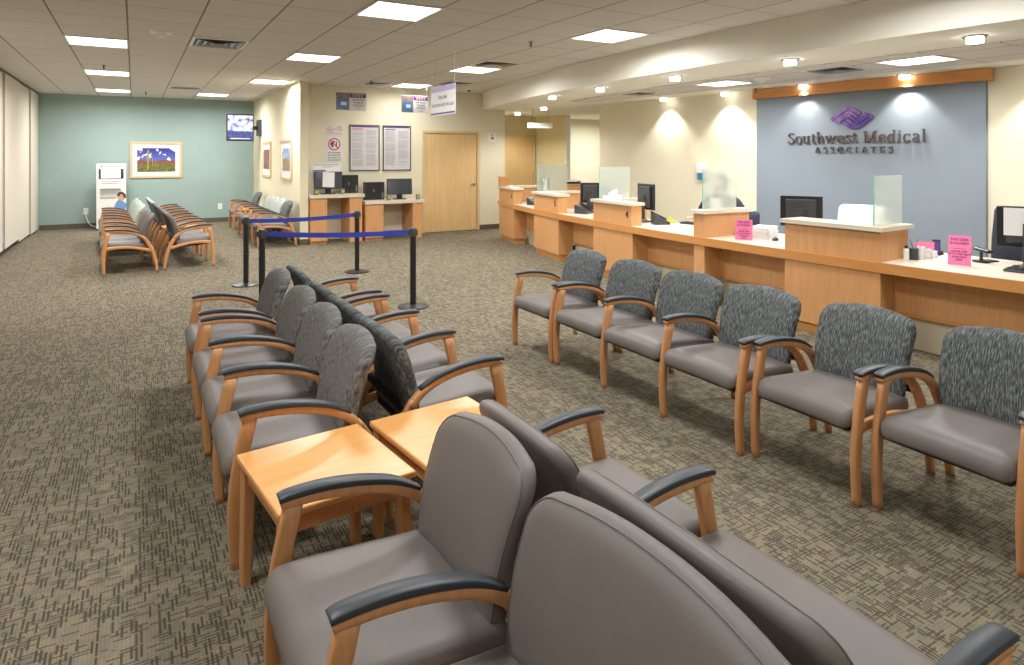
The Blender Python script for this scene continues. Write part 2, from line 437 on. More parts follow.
# ------------------------------------------------------------------ ceiling fittings
def area(parent, size, power, z, spread=170, color=(1, .98, .955)):
    L = bpy.data.lights.new('lamp_light', 'AREA'); L.shape = 'SQUARE'; L.size = size; L.energy = power; L.color = color
    L.spread = math.radians(spread)
    o = bpy.data.objects.new('lamp_light', L); COL.objects.link(o); o.parent = parent; o.location = (0, 0, z)
    return o
def troffer(x, y, z, label, sx=.6, sy=.64, power=None, group='square fluorescent troffers in the ceiling'):
    t = thing('ceiling_light', label, 'ceiling light', (x, y, z), 0, group)
    bm = BM(); w_ = .018
    for a in ((-sx/2, sx/2, -sy/2, -sy/2 + w_), (-sx/2, sx/2, sy/2 - w_, sy/2), (-sx/2, -sx/2 + w_, -sy/2 + w_, sy/2 - w_), (sx/2 - w_, sx/2, -sy/2 + w_, sy/2 - w_)):
        box(bm, *a, -.014, 0)
    finish(bm, 'frame', M['white'], t)
    bm = BM(); box(bm, -sx/2 + w_, sx/2 - w_, -sy/2 + w_, sy/2 - w_, -.008, -.001); finish(bm, 'diffuser', M['diff'], t)
    area(t, sx * .9, TROFFER_W if power is None else power, -.016)
    return t
C0, C1, C2 = -.355, 2.045, 4.43
TR = [(C0, 8.74, 'square ceiling light at upper left, nearest of three in a line'), (C0, 11.94, 'square ceiling light, middle of three in the left line'),
      (C0, 15.14, 'small looking ceiling light beside the teal wall, end of the left line'),
      (1.445, 15.14, 'ceiling light just in front of the teal wall above the screen side'),
      (C1, 5.54, 'large bright ceiling light at the top centre of the picture'), (C1, 8.74, 'ceiling light behind the top centre one, in the same line'),
      (C1, 11.94, 'ceiling light right beside the pale partition wall top'),
      (C2, 5.54, 'ceiling light close to the curved soffit, nearest of its line'), (C2, 8.74, 'ceiling light next to a vent near the soffit, middle of its line'),
      (C2, 11.3, 'ceiling light above the posters, against the door wall')]
for x, y, l in TR: troffer(x, y, CZ, l, power=12 if y == 11.3 else None)
for x in (C0, C1, C2):
    for y in (2.34, -.86): troffer(x, y, CZ, power=24 if y > 0 else 10, label='square ceiling light just above the top picture edge, %s line, %s one' % ({C0: 'left', C1: 'centre', C2: 'right'}[x], 'front' if y > 0 else 'rear'), group='ceiling lights above the picture edge')
troffer(6.66, 5.95, LZ - .012, 'wide ceiling light in the lower ceiling, left of the wall sign', .5, .56, 34)
troffer(6.71, 3.55, LZ - .012, 'wide ceiling light in the lower ceiling above the wall sign', .5, .56, 30)

def vent(x, y, z, sx, sy, label):
    t = thing('ceiling_vent', label, 'vent', (x, y, z), 0, 'square air vents in the ceiling')
    bm = BM()
    for a in ((-sx/2, sx/2, -sy/2, -sy/2 + .03), (-sx/2, sx/2, sy/2 - .03, sy/2), (-sx/2, -sx/2 + .03, -sy/2 + .03, sy/2 - .03), (sx/2 - .03, sx/2, -sy/2 + .03, sy/2 - .03)):
        box(bm, *a, -.012, 0)
    finish(bm, 'frame', M['white'], t)
    bm = BM(); box(bm, -sx/2 + .03, sx/2 - .03, -sy/2 + .03, sy/2 - .03, -.003, -.001); finish(bm, 'backing', M['dgrey'], t)
    bm = BM()
    for k in range(3):
        f = .82 - .26 * k; g = f - .12
        A = [(-sx/2*f, -sy/2*f), (sx/2*f, -sy/2*f), (sx/2*f, sy/2*f), (-sx/2*f, sy/2*f)]; B = [(x_*g/f, y_*g/f) for x_, y_ in A]
        va = [bm.verts.new((*p, -.02)) for p in A]; vb = [bm.verts.new((*p, -.006)) for p in B]
        va2 = [bm.verts.new((*p, -.017)) for p in A]; vb2 = [bm.verts.new((*p, -.003)) for p in B]
        for i in range(4):
            j = (i + 1) % 4
            bm.faces.new((va[i], va[j], vb[j], vb[i])); bm.faces.new((va2[i], va2[j], vb2[j], vb2[i]))
            bm.faces.new((va[i], va[j], va2[j], va2[i])); bm.faces.new((vb[i], vb[j], vb2[j], vb2[i]))
    finish(bm, 'louvre', M['steel'], t)
vent(.845, 8.17, CZ, .58, .62, 'square metal air vent in the ceiling at upper left')
vent(.845, 13.82, CZ, .58, .3, 'narrow looking air vent close to the teal wall')
vent(4.43, 8.06, CZ, .58, .5, 'air vent beside a ceiling light near the soffit')
vent(3.77, 11.3, CZ, .45, .5, 'air vent above the framed posters')
vent(5.0, 10.6, CZ, .5, .6, 'air vent above the hanging welcome sign and wooden door')
vent(6.63, 7.6, LZ - .012, .4, .5, 'air vent at the far end of the lower ceiling')
vent(6.68, 4.4, LZ - .012, .5, .5, 'air vent next to the light above the wall sign')

def roundfit(x, y, z, r, name, label, cat):
    t = thing(name, label, cat, (x, y, z))
    bm = BM(); cyl(bm, (0, 0, -.015), (0, 0, 0), r * .95, r, 28); finish(bm, 'base_plate', M['white'], t, True, 40)
    bm = BM(); cyl(bm, (0, 0, -.05), (0, 0, -.015), r * .35, r * .6, 24); finish(bm, 'housing', M['white'] if name != 'security_camera' else M['black'], t, True, 40)
roundfit(.245, 7.75, CZ, .11, 'smoke_detector', 'round white smoke detector on the ceiling at upper left', 'smoke detector')
roundfit(5.66, 11.4, CZ, .05, 'security_camera', 'small black dome camera on the ceiling near the soffit corner', 'camera')
roundfit(6.65, 5.35, LZ - .012, .1, 'ceiling_speaker', 'round speaker beside the left light of the lower ceiling', 'speaker')
def sprinkler(x, y, z, label):
    t = thing('sprinkler', label, 'sprinkler', (x, y, z))
    bm = BM(); cyl(bm, (0, 0, -.006), (0, 0, 0), .035, .035, 20); finish(bm, 'escutcheon', M['steel'], t)
    bm = BM(); cyl(bm, (0, 0, -.055), (0, 0, -.006), .008, .012, 12); cyl(bm, (0, 0, -.06), (0, 0, -.055), .02, .02, 12); finish(bm, 'head', M['dgrey'], t)
sprinkler(-.374, 10.98, CZ, 'sprinkler head between the two nearer lights of the left line')
sprinkler(3.9, 6.28, CZ, 'sprinkler head left of the light near the soffit')
sprinkler(.21, 15.2, CZ, 'sprinkler head close to the teal wall')
sprinkler(3.57, 11.0, CZ, 'sprinkler head by the vent over the posters')
sprinkler(7.7, 6.3, LZ, 'sprinkler head near the left end of the orange beam')

def downlight(x, y, label, power=None, cone=104):
    t = thing('downlight', label, 'downlight', (x, y, LZ), 0, 'round glass downlights over the reception desk')
    bm = BM(); cyl(bm, (0, 0, -.012), (0, 0, 0), .085, .09, 28); finish(bm, 'trim_ring', M['chrome'], t, True, 40)
    bm = BM(); cyl(bm, (0, 0, -.055), (0, 0, -.012), .06, .06, 24); finish(bm, 'glass_cup', M['can'], t, True, 40)
    L = bpy.data.lights.new('lamp_light', 'SPOT'); L.energy = (CAN_W if power is None else power) * 4; L.spot_size = math.radians(cone); L.spot_blend = .5; L.shadow_soft_size = .05; L.color = (1, .95, .87)
    o = bpy.data.objects.new('lamp_light', L); COL.objects.link(o); o.parent = t; o.location = (0, 0, -.06)
for i, (x, y) in enumerate([(5.85, 2.65), (5.67, 4.22), (5.65, 5.8), (5.7, 7.32), (5.82, 8.72)]):
    downlight(x, y, ['downlight along the soffit edge, nearest of the front row', 'second downlight of the row along the soffit edge', 'third downlight of the row along the soffit edge',
                     'fourth downlight of the row along the soffit edge', 'farthest downlight of the row along the soffit edge'][i], CAN_W * .6)
wl = [(7.62, 8.08), (7.72, 6.87), (7.83, 5.62), (7.9, 4.32), (8.0, 2.95)]
for i, (x, y) in enumerate(wl):
    downlight(x, y, ['downlight by the back wall, far left one left of the sanitizer', 'downlight by the back wall, just left of the blue panel', 'downlight in front of the left end of the orange beam',
                     'downlight in front of the right part of the orange beam', 'downlight by the back wall past the right picture edge'][i], CAN_W * 1.7)
downlight(7.04, 10.85, 'downlight over the hall entrance nearest the desk end', CAN_W * 2.6, 150)
downlight(7.4, 12.47, 'farthest downlight, above the hall door', CAN_W * 2.6, 150)
# lit office behind the desk's far end
t = troffer(10.3, 12.6, LZ, 'ceiling light of the bright office behind the reception wall', .6, .6, 45)

# ------------------------------------------------------------------ waiting room chairs
MESH = {}
def mesh_of(key, build):
    if key not in MESH:
        o = build(); MESH[key] = o.data; bpy.data.objects.remove(o)
    return MESH[key]
def put(name, key, build, parent, loc=(0, 0, 0), mat=None):
    me = mesh_of(key, build)
    o = bpy.data.objects.new(name, me); COL.objects.link(o); o.parent = parent; o.location = loc
    if mat is not None:
        if not me.materials: me.materials.append(mat)
        o.material_slots[0].link = 'OBJECT'; o.material_slots[0].material = mat
    return o
def b_front_leg():
    bm = BM(); sweep(bm, [(0, 0, 0), (-.006, 0, .12), (-.005, 0, .24), (.010, 0, .37), (.049, 0, .552)], .032, [.034, .042, .046, .05, .052], n=16)
    return finish(bm, 'front_leg', M['leg'], None, True, 35)
def b_arm():
    bm = BM(); sweep(bm, [(.014, 0, .557), (.04, 0, .561), (.12, 0, .563), (.20, 0, .557), (.28, 0, .543), (.36, 0, .519), (.43, 0, .480), (.478, 0, .425)], .036, [.012, .026, .03, .03, .032, .036, .038], n=22)
    return finish(bm, 'armrest', M['leg'], None, True, 35)
def b_rear():
    bm = BM(); sweep(bm, [(.458, 0, .452), (.503, 0, .385), (.553, 0, .274), (.587, 0, .14), (.605, 0, 0)], .032, [.042, .046, .046, .04, .032], n=16)
    return finish(bm, 'rear_leg', M['leg'], None, True, 35)
def b_pad():
    bm = BM(); sweep(bm, [(.008, 0, .577), (.035, 0, .583), (.12, 0, .586), (.20, 0, .580), (.28, 0, .566), (.36, 0, .542), (.435, 0, .502)], [.045, .049, .050, .049, .047, .043, .034], [.014, .018, .019, .019, .018, .01], n=22)
    return finish(bm, 'arm_pad', M['pad'], None, True, 50)
def b_rail():
    bm = BM(); sweep(bm, [(-.008, 0, .335), (.15, 0, .350), (.33, 0, .338), (.545, 0, .285)], .026, [.05, .04, .036, .044], n=14)
    return finish(bm, 'seat_rail', M['leg'], None, True, 35)
def cushion(outline, prof, tf, cen=(0, 0)):
    """outline: list of 2-D points; prof: list of (inset, height); closes into a solid"""
    bm = BM(); n = len(outline); P = [Vector(p) for p in outline]; rings = []
    nr = []
    for i in range(n):
        t = (P[(i + 1) % n] - P[i - 1]).normalized(); nr.append(Vector((-t.y, t.x)))
    c = Vector(cen)
    for ins, h in prof:
        ring = []
        for i in range(n):
            if ins <= .027: q = P[i] + nr[i] * ins
            else:
                f = ins; q0 = P[i] + nr[i] * .027; q = q0 + (c - q0) * (f - .027)
            ring.append(bm.verts.new(tf(q.x, q.y, h)))
        rings.append(ring)
    for a, b in zip(rings, rings[1:]):
        for i in range(n): bm.faces.new((a[i], a[(i + 1) % n], b[(i + 1) % n], b[i]))
    bm.faces.new(rings[0]); bm.faces.new(list(reversed(rings[-1])))
    return bm
def rrect(x0, x1, y0, y1, r, seg=6, r2=None, sub=6):
    """counter-clockwise rounded rectangle; r at the x0 side corners, r2 at the x1 side"""
    r2 = r if r2 is None else r2; out = []
    for (cx_, cy_, a0, rr) in ((x1 - r2, y1 - r2, 0, r2), (x0 + r, y1 - r, 90, r), (x0 + r, y0 + r, 180, r), (x1 - r2, y0 + r2, 270, r2)):
        for k in range(seg + 1):
            a = math.radians(a0 + 90 * k / seg); out.append((cx_ + rr * math.cos(a), cy_ + rr * math.sin(a)))
    res = []
    for i, p in enumerate(out):
        q = out[(i + 1) % len(out)]; res.append(p)
        d = math.hypot(q[0] - p[0], q[1] - p[1])
        if d > .12:
            for k in range(1, sub): res.append((p[0] + (q[0] - p[0]) * k / sub, p[1] + (q[1] - p[1]) * k / sub))
    return res
def b_seat(wd):
    def f():
        h = wd / 2
        ol = rrect(-.04, .47, -h, h, .045, 5, .032)
        def tf(x, y, z):
            roll = max(0, .05 - x) ; zz = z - roll * roll * 3.2 - max(0, x) * .06 + .006 * (1 - (y / h) ** 2)
            return (x, y, zz)
        prof = [(.9, .347), (.5, .347), (.02, .347), (.004, .352), (.0, .365), (.0, .385), (.004, .402), (.014, .413), (.026, .418), (.12, .423), (.3, .425), (.55, .426), (.9, .426)]
        return finish(cushion(ol, prof, tf, (.22, 0)), 'seat', M['vinyl'], None, True, 60)
    return f
def b_pan(wd):
    def f():
        bm = BM(); box(bm, -.02, .46, -wd / 2 + .012, wd / 2 - .012, .318, .342, .005)
        for v in bm.verts: v.co.z -= max(0, v.co.x) * .075
        return finish(bm, 'seat_pan', M['pan'])
    return f
BH = .410
def back_outline(wd):
    h = wd / 2; pts = []
    # x across, y up; counter-clockwise; arched top with round shoulders
    R = .080; hb = h - .014
    def arch(x): return BH - .040 * (abs(x) / h) ** 2.2
    top = []
    xs = h - R
    for k in range(7):
        a = math.radians(90 * k / 6)
        top.append((xs + R * math.cos(a), arch(xs) - R + R * math.sin(a)))
    for k in range(1, 12): top.append((xs - 2 * xs * k / 12, arch(xs - 2 * xs * k / 12)))
    for k in range(7):
        a = math.radians(90 + 90 * k / 6)
        top.append((-xs + R * math.cos(a), arch(xs) - R + R * math.sin(a)))
    for k in range(1, 5): top.append((-h + .014 * k / 5, (arch(xs) - R) * (1 - k / 5) + .03 * k / 5))
    for k in range(4):
        a = math.radians(180 + 90 * k / 3); top.append((-hb + .03 + .03 * math.cos(a), .03 + .03 * math.sin(a)))
    for k in range(1, 6): top.append((-hb + .03 + 2 * (hb - .03) * k / 6, 0))
    for k in range(4):
        a = math.radians(270 + 90 * k / 3); top.append((hb - .03 + .03 * math.cos(a), .03 + .03 * math.sin(a)))
    for k in range(1, 5): top.append((hb + .014 * k / 5, .03 * (1 - k / 5) + (arch(xs) - R) * k / 5))
    return top
def back_tf(wd):
    def tf(x, y, d):   # d = towards the sitter
        lean = .235 * y + .02 * (y / BH) ** 2 - .02 * math.sin(PI * y / BH)
        wrap = -.018 * (abs(x) / (wd / 2)) ** 2
        return (.452 + lean - d + wrap, x, .365 + y * .975)
    return tf
def b_back(wd):
    def f():
        prof = [(.9, -.036), (.5, -.036), (.027, -.034), (.018, -.031), (.008, -.024), (.001, -.012), (.0, .0), (.001, .010), (.006, .021), (.015, .029), (.027, .034), (.08, .038), (.28, .041), (.55, .043), (.9, .043)]
        return finish(cushion(back_outline(wd), prof, back_tf(wd), (0, .2)), 'backrest', M['fab'], None, True, 70)
    return f
def b_piping(wd):
    def f():
        tf = back_tf(wd); bm = BM(); ol = [Vector(p) for p in back_outline(wd)]; n = len(ol); pts = []
        for i in range(n):
            t = (ol[(i + 1) % n] - ol[i - 1]).normalized(); q = ol[i] + Vector((-t.y, t.x)) * .006
            pts.append(tf(q.x, q.y, .0225))
        tube(bm, pts, .0022, 6, True); return finish(bm, 'piping', M['vinyl'], None, True)
    return f
def b_bar(wd, x, z):
    def f():
        bm = BM(); box(bm, x - .015, x + .015, -wd / 2, wd / 2, z - .012, z + .012, .003); return finish(bm, 'cross_bar', M['pan'])
    return f
def b_brace(wd):
    def f():
        bm = BM(); box(bm, .488, .506, -wd / 2, wd / 2, .40, .435, .003); return finish(bm, 'back_brace', M['pan'])
    return f
def side_frame(t, y, rails=True):
    put('front_leg', 'fl', b_front_leg, t, (0, y, 0)); put('rear_leg', 'rl', b_rear, t, (0, y, 0))
    a = put('armrest', 'ar', b_arm, t, (0, y, 0)); put('arm_pad', 'ap', b_pad, a)
    put('seat_rail', 'sr', b_rail, t, (0, y, 0))
def seating(x, y, rz, pitches, mats, label, group, piping=False, seatmat=None):
    """front foot line at local x=0, seats laid along local +y from the first frame; backs lean to +x"""
    n = len(pitches)
    t = thing('waiting_chair' if n == 1 else 'ganged_chairs', label, 'chair' if n == 1 else 'ganged seating', (x, y, 0), rz, group)
    yy = 0; side_frame(t, 0)
    for p, m in zip(pitches, mats):
        wd = round(p - .036, 3); c = yy + p / 2
        put('seat', 'seat%.3f' % wd, b_seat(wd), t, (0, c, 0), seatmat or M['vinyl'])
        put('seat_pan', 'pan%.3f' % wd, b_pan(wd), t, (0, c, 0))
        bk = put('backrest', 'back%.3f' % (wd - .004), b_back(wd - .004), t, (0, c, 0), m)
        if piping: put('piping', 'pip%.3f' % (wd - .004), b_piping(wd - .004), bk)
        put('cross_bar', 'cb%.3f' % p, b_bar(p - .025, .40, .30), t, (0, c, 0))
        put('back_brace', 'br%.3f' % p, b_brace(p - .02), t, (0, c, 0))
        yy += p; side_frame(t, yy)
    return t
F, F2, V, MI, FD = M['fab'], M['fab2'], M['vinyl'], M['mint'], M['fabd']
g = 'patterned chairs facing the centre from the desk side'
seating(2.705, 4.055, 0, [.54], [F], 'single patterned armchair at the far end of the row before the desk', g)
seating(2.713, 2.316, 0, [.562, .563, .563], [F, F, F], 'three joined patterned chairs in the row before the desk', g)
seating(2.768, 1.722, 0, [.54], [F], 'single patterned armchair right of the three joined ones, second from right edge', g)
seating(2.83, 1.122, 0, [.543], [F], 'patterned armchair cut by the right picture edge, one leg by the corner', g)
g = 'patterned chairs back to back in the middle'
seating(.333, 4.41, 0, [.53], [F2], 'single grey armchair facing left, far end of the middle rows behind the belt post', g)
seating(.331, 2.635, 0, [.53, .53, .54], [F2, F2, F2], 'three joined grey chairs facing left beside the low table', g)
seating(1.54, 5.06, PI, [.56], [F], 'single charcoal armchair facing right at the far end of the middle rows', g)
seating(1.54, 4.335, PI, [.535, .535, .535], [F, F, F], 'three joined charcoal chairs facing right in the middle rows', g)
g = 'smooth taupe vinyl chairs in the foreground'
seating(.345, .575, 0, [.80, .55], [V, V], 'two joined taupe vinyl chairs facing left in the foreground', g, True)
seating(1.55, 1.975, PI, [.545, .79], [V, V], 'two joined taupe vinyl chairs facing right in the foreground, arm at bottom right', g, True)
g = 'far left back to back chair group'
ra = .045
def rowpt(x0, y0, s): return x0 - math.sin(ra) * s, y0 + math.cos(ra) * s
seating(-.335, 9.86, ra, [.575, .575], [FD, FD], 'two joined taupe chairs facing the blinds in the far left group', g)
x, y = rowpt(-.335, 9.86, 1.86)
seating(x, y, ra, [.585] * 4, [MI, MI, MI, MI], 'four joined pale backed chairs facing the blinds by the white kiosk', g)
x, y = rowpt(.958, 10.0, 1.12)
seating(x, y, PI + ra, [.56, .56], [FD, FD], 'two joined taupe chairs facing the partition in the far left group', g)
x, y = rowpt(.958, 10.0, 1.52 + 2.9)
seating(x, y, PI + ra, [.58] * 5, [MI, MI, MI, FD, FD], 'five joined chairs facing the partition, back half of the far left group', g)
g = 'chairs along the pale partition wall'
seating(1.80, 11.50, 0, [.55], [F], 'dark grey armchair at the near end of the row under the two small pictures', g)
seating(1.80, 12.105, 0, [.57] * 3, [MI, MI, MI], 'three joined pale backed chairs under the two small pictures', g)
seating(1.80, 14.6, 0, [.62], [F], 'dark grey armchair alone below the wall screen at the teal corner', g)

# ------------------------------------------------------------------ low tables
def table(x, y, rz, label, sx, sy, hh, group=None):
    t = thing('side_table', label, 'table', (x, y, 0), rz, group)
    bm = BM(); box(bm, -sx/2, sx/2, -sy/2, sy/2, hh - .024, hh, .006); finish(bm, 'tabletop', M['table'], t)
    for i in (-1, 1):
        for j in (-1, 1):
            bm = BM(); lx = i * (sx/2 - .035); ly = j * (sy/2 - .035)
            P = [(lx * 1.0 + i * .012, 0, 0), (lx + i * .006, 0, .2), (lx, 0, hh - .024)]
            sweep(bm, P, .045, [.034, .042, .05], n=8)
            for v in bm.verts: v.co.y += ly
            finish(bm, 'leg', M['leg'], t, True, 35)
    for j in (-1, 1):
        bm = BM(); box(bm, -sx/2 + .05, sx/2 - .05, j * (sy/2 - .035) - .011, j * (sy/2 - .035) + .011, hh - .085, hh - .024, .002); finish(bm, 'apron', M['leg'], t)
        bm = BM(); box(bm, j * (sx/2 - .035) - .011, j * (sx/2 - .035) + .011, -sy/2 + .05, sy/2 - .05, hh - .085, hh - .024, .002); finish(bm, 'apron', M['leg'], t)
table(.583, 2.333, math.radians(6.5), 'honey wood low table on the left, between taupe and grey chairs', .47, .50, .46)
table(1.097, 2.38, math.radians(6), 'honey wood low table partly behind the taupe backrest', .475, .50, .46)
x, y = rowpt(-.06, 9.86, 1.5); table(x, y, ra, 'low wooden table between the left facing chairs of the far left group', .5, .5, .46)
x, y = rowpt(.68, 10.0, 1.32); table(x, y, ra, 'low wooden table between the right facing chairs of the far left group', .5, .3, .46)
table(2.12, 14.18, 0, 'low wooden table between the chairs along the pale partition', .5, .5, .46)

# ------------------------------------------------------------------ belt posts
def post(x, y, label, rz):
    t = thing('barrier_post', label, 'barrier post', (x, y, 0), rz, 'black posts of the blue belt barrier')
    bm = BM(); cyl(bm, (0, 0, 0), (0, 0, .012), .155, .155, 40); cyl(bm, (0, 0, .012), (0, 0, .03), .155, .06, 40); finish(bm, 'base', M['black'], t, True, 40)
    bm = BM(); cyl(bm, (0, 0, .03), (0, 0, .74), .031, .031, 24); finish(bm, 'pole', M['black'], t, True, 40)
    bm = BM(); cyl(bm, (0, 0, .72), (0, 0, .80), .037, .037, 24); cyl(bm, (0, 0, .80), (0, 0, .812), .037, .03, 24)
    box(bm, .03, .048, -.012, .012, .735, .79, .002); box(bm, -.048, -.03, -.012, .012, .735, .79, .002); finish(bm, 'head', M['dgrey'], t, True, 40)
    return t
PS = [(1.11, 6.898), (2.471, 6.266), (1.159, 8.326), (2.565, 8.513)]
PL = ['black belt post standing just behind the middle chairs, left one of the near belt', 'black belt post on the right with a full round base in view', 'black belt post left of the near belt, at the far belt left end', 'black belt post before the check-in counters, far belt right end']
A = [math.atan2(PS[1][1] - PS[0][1], PS[1][0] - PS[0][0]), math.atan2(PS[3][1] - PS[2][1], PS[3][0] - PS[2][0])]
for i in range(4): post(*PS[i], PL[i], A[i // 2])
for (a, b, l) in ((0, 1, 'blue webbing belt stretched between the two nearer posts'), (2, 3, 'blue webbing belt stretched between the two farther posts')):
    p, q = Vector(PS[a]), Vector(PS[b]); d = (q - p).normalized(); p = p + d * .05; q = q - d * .05
    bm = BM(); n = 14; nv = Vector((-d.y, d.x)) * .0015; rows = []
    for i in range(n + 1):
        f = i / n; c = p + (q - p) * f; sag = -.02 * 4 * f * (1 - f)
        rows.append([bm.verts.new((c.x + s * nv.x, c.y + s * nv.y, z + sag)) for s, z in ((1, .738), (1, .788), (-1, .788), (-1, .738))])
    for r0, r1 in zip(rows, rows[1:]):
        for k in range(4): bm.faces.new((r0[k], r0[(k + 1) % 4], r1[(k + 1) % 4], r1[k]))
    bm.faces.new(rows[0]); bm.faces.new(list(reversed(rows[-1])))
    tag(finish(bm, 'barrier_belt', M['belt']), l, 'belt', 'blue barrier belts')

# ------------------------------------------------------------------ reception desk
def cpt(y, off):
    s = 2 * .0205 * (y - 4.2); n = Vector((1, -s)).normalized()
    return (curveX(y) + n.x * off, y + n.y * off)
def arc(bm, y0, y1, o0, o1, z0, z1, n=None):
    n = n or max(2, int(abs(y1 - y0) / .25) + 1)
    ys_ = [y0 + (y1 - y0) * i / n for i in range(n + 1)]
    prism(bm, [cpt(y, o0) for y in ys_] + [cpt(y, o1) for y in reversed(ys_)], z0, z1)
DZ0 = .70
t = thing('reception_worktop', 'long curved white worktop with honey wood front edge on the reception desk', 'worktop', (0, 0, 0))
bm = BM(); arc(bm, 4.82, 10.76, .004, .76, .665, DZ0); arc(bm, .2, 4.82, .004, 1.0, .665, DZ0); finish(bm, 'worktop_slab', M['lam'], t)
bm = BM(); arc(bm, .2, 10.78, -.018, .004, .62, DZ0 + .001); finish(bm, 'front_edge', M['fascia'], t)

def pedestal(y0, y1, label):
    t = thing('desk_cabinet', label, 'cabinet', (0, 0, 0), 0, 'maple base cabinets of the reception desk')
    bm = BM(); arc(bm, y0, y1, 0, .235, .09, .62); finish(bm, 'cabinet_body', M['desk'], t)
    bm = BM(); arc(bm, y0 + .02, y1 - .02, .03, .22, 0, .09); finish(bm, 'toe_kick', M['fascia'], t)
    return t
UN = [(9.80, 10.74), (7.88, 8.80), (6.0, 6.87), (4.81, 4.96), (2.99, 3.845), (.3, 1.3)]
UL = ['farthest maple base cabinet of the desk by the hall', 'second farthest maple base cabinet, below the counter marked five', 'third farthest maple base cabinet, below the counter with the tissue box',
      'narrow maple base pillar below the seated worker', 'wide maple base cabinet in front of the blue wall panel', 'desk base cabinet past the right picture edge']
for (a, b), l in zip(UN, UL): pedestal(a, b, l)
BAY = [(8.80, 9.80), (6.87, 7.88), (4.96, 6.0), (3.845, 4.81), (1.3, 2.99)]
BL = ['recessed knee panel between the farthest cabinet and the counter marked five', 'recessed knee panel between the second and third farthest counters', 'recessed knee panel right of the tissue box counter',
      'recessed knee panel below the paper stack and left pink sign', 'recessed knee panel at the right picture edge']
for (a, b), l in zip(BAY, BL):
    t = thing('modesty_panel', l, 'panel', (0, 0, 0), 0, 'knee panels between the desk cabinets')
    bm = BM(); arc(bm, a, b, .237, .26, .26, .62); finish(bm, 'wood_panel', M['desk'], t)
    bm = BM(); arc(bm, a, b, .233, .237, .26, .29); finish(bm, 'lower_edge', M['fascia'], t)
    bm = BM(); arc(bm, a, b, .28, .31, 0, .62); finish(bm, 'kick_wall', M['kick'], t)

def counter(y0, y1, dep, label, div=None, num=None):
    """raised transaction counter on the worktop, with a deep return (div = y range) behind"""
    t = thing('transaction_counter', label, 'counter', (0, 0, 0), 0, 'raised counters on the reception desk')
    bm = BM(); arc(bm, y0, y1, -.004, dep, DZ0 + .001, .945)
    finish(bm, 'counter_body', M['desk'], t)
    bm = BM(); arc(bm, y0 - .03, y1 + .03, -.035, dep + .03, .945, .98); finish(bm, 'stone_top', M['slab'], t)
    if div:
        bm = BM(); dd = .44 if y0 < 3 else .72; arc(bm, div[0], div[1], dep + .001, dd, DZ0 + .001, .945, 2); finish(bm, 'side_return', M['desk'], t)
        bm = BM(); arc(bm, div[0] - .03, div[1] + .03, dep + .031, dd + .04, .945, .98, 2); finish(bm, 'return_top', M['slab'], t)
    if num:
        yn, zc = num[1], .835
        x_, y_ = cpt(yn, -.008); s = 2 * .0205 * (yn - 4.2); dirv = Vector((-s, -1, 0)).normalized(); nn = Vector((-1, s, 0)).normalized()
        text(num[0], .12, 'number', M['ink'], t, basis((x_, y_, zc), dirv, nn), .003)
    return t
counter(9.82, 10.73, .16, 'farthest raised counter with a white stone top and number 6', (10.5, 10.7), ('6', 9.89))
counter(7.90, 8.79, .15, 'raised counter with a stone top, second farthest, marked five', (8.62, 8.78), ('5', 7.98))
counter(6.02, 6.86, .15, 'raised counter with a stone top carrying the white tissue box', (6.68, 6.85), ('4', 6.10))
counter(4.81, 4.96, .66, 'narrow deep raised counter in front of the seated worker')
counter(2.99, 3.84, .24, 'wide raised counter in front of the blue wall panel', (2.99, 3.16))

def glass(p0, p1, z0, z1, label):
    p0, p1 = Vector(p0), Vector(p1); d = (p1 - p0); L = d.length
    t = thing('privacy_screen', label, 'glass screen', (p0.x, p0.y, z0), math.atan2(d.y, d.x), 'frosted glass screens on the desk')
    bm = BM(); box(bm, .006, L, -.005, .005, 0, z1 - z0); finish(bm, 'glass_pane', M['glass'], t)
    bm = BM(); box(bm, 0, .006, -.005, .005, 0, z1 - z0); finish(bm, 'polished_edge', M['gedge'], t)
def pr(y, o): return cpt(y, o)
glass(pr(8.76, .04), pr(8.76, .56), .981, 1.41, 'frosted glass screen farthest along the desk, above the second farthest counter')
glass(pr(6.835, .07), pr(6.835, .55), .981, 1.40, 'frosted glass screen right by the tissue box')
glass(pr(4.885, .05), pr(4.885, .54), .981, 1.41, 'frosted glass screen in front of the seated worker')
glass(pr(3.075, .06), pr(3.075, .50), .981, 1.385, 'frosted glass screen in front of the blue wall panel')

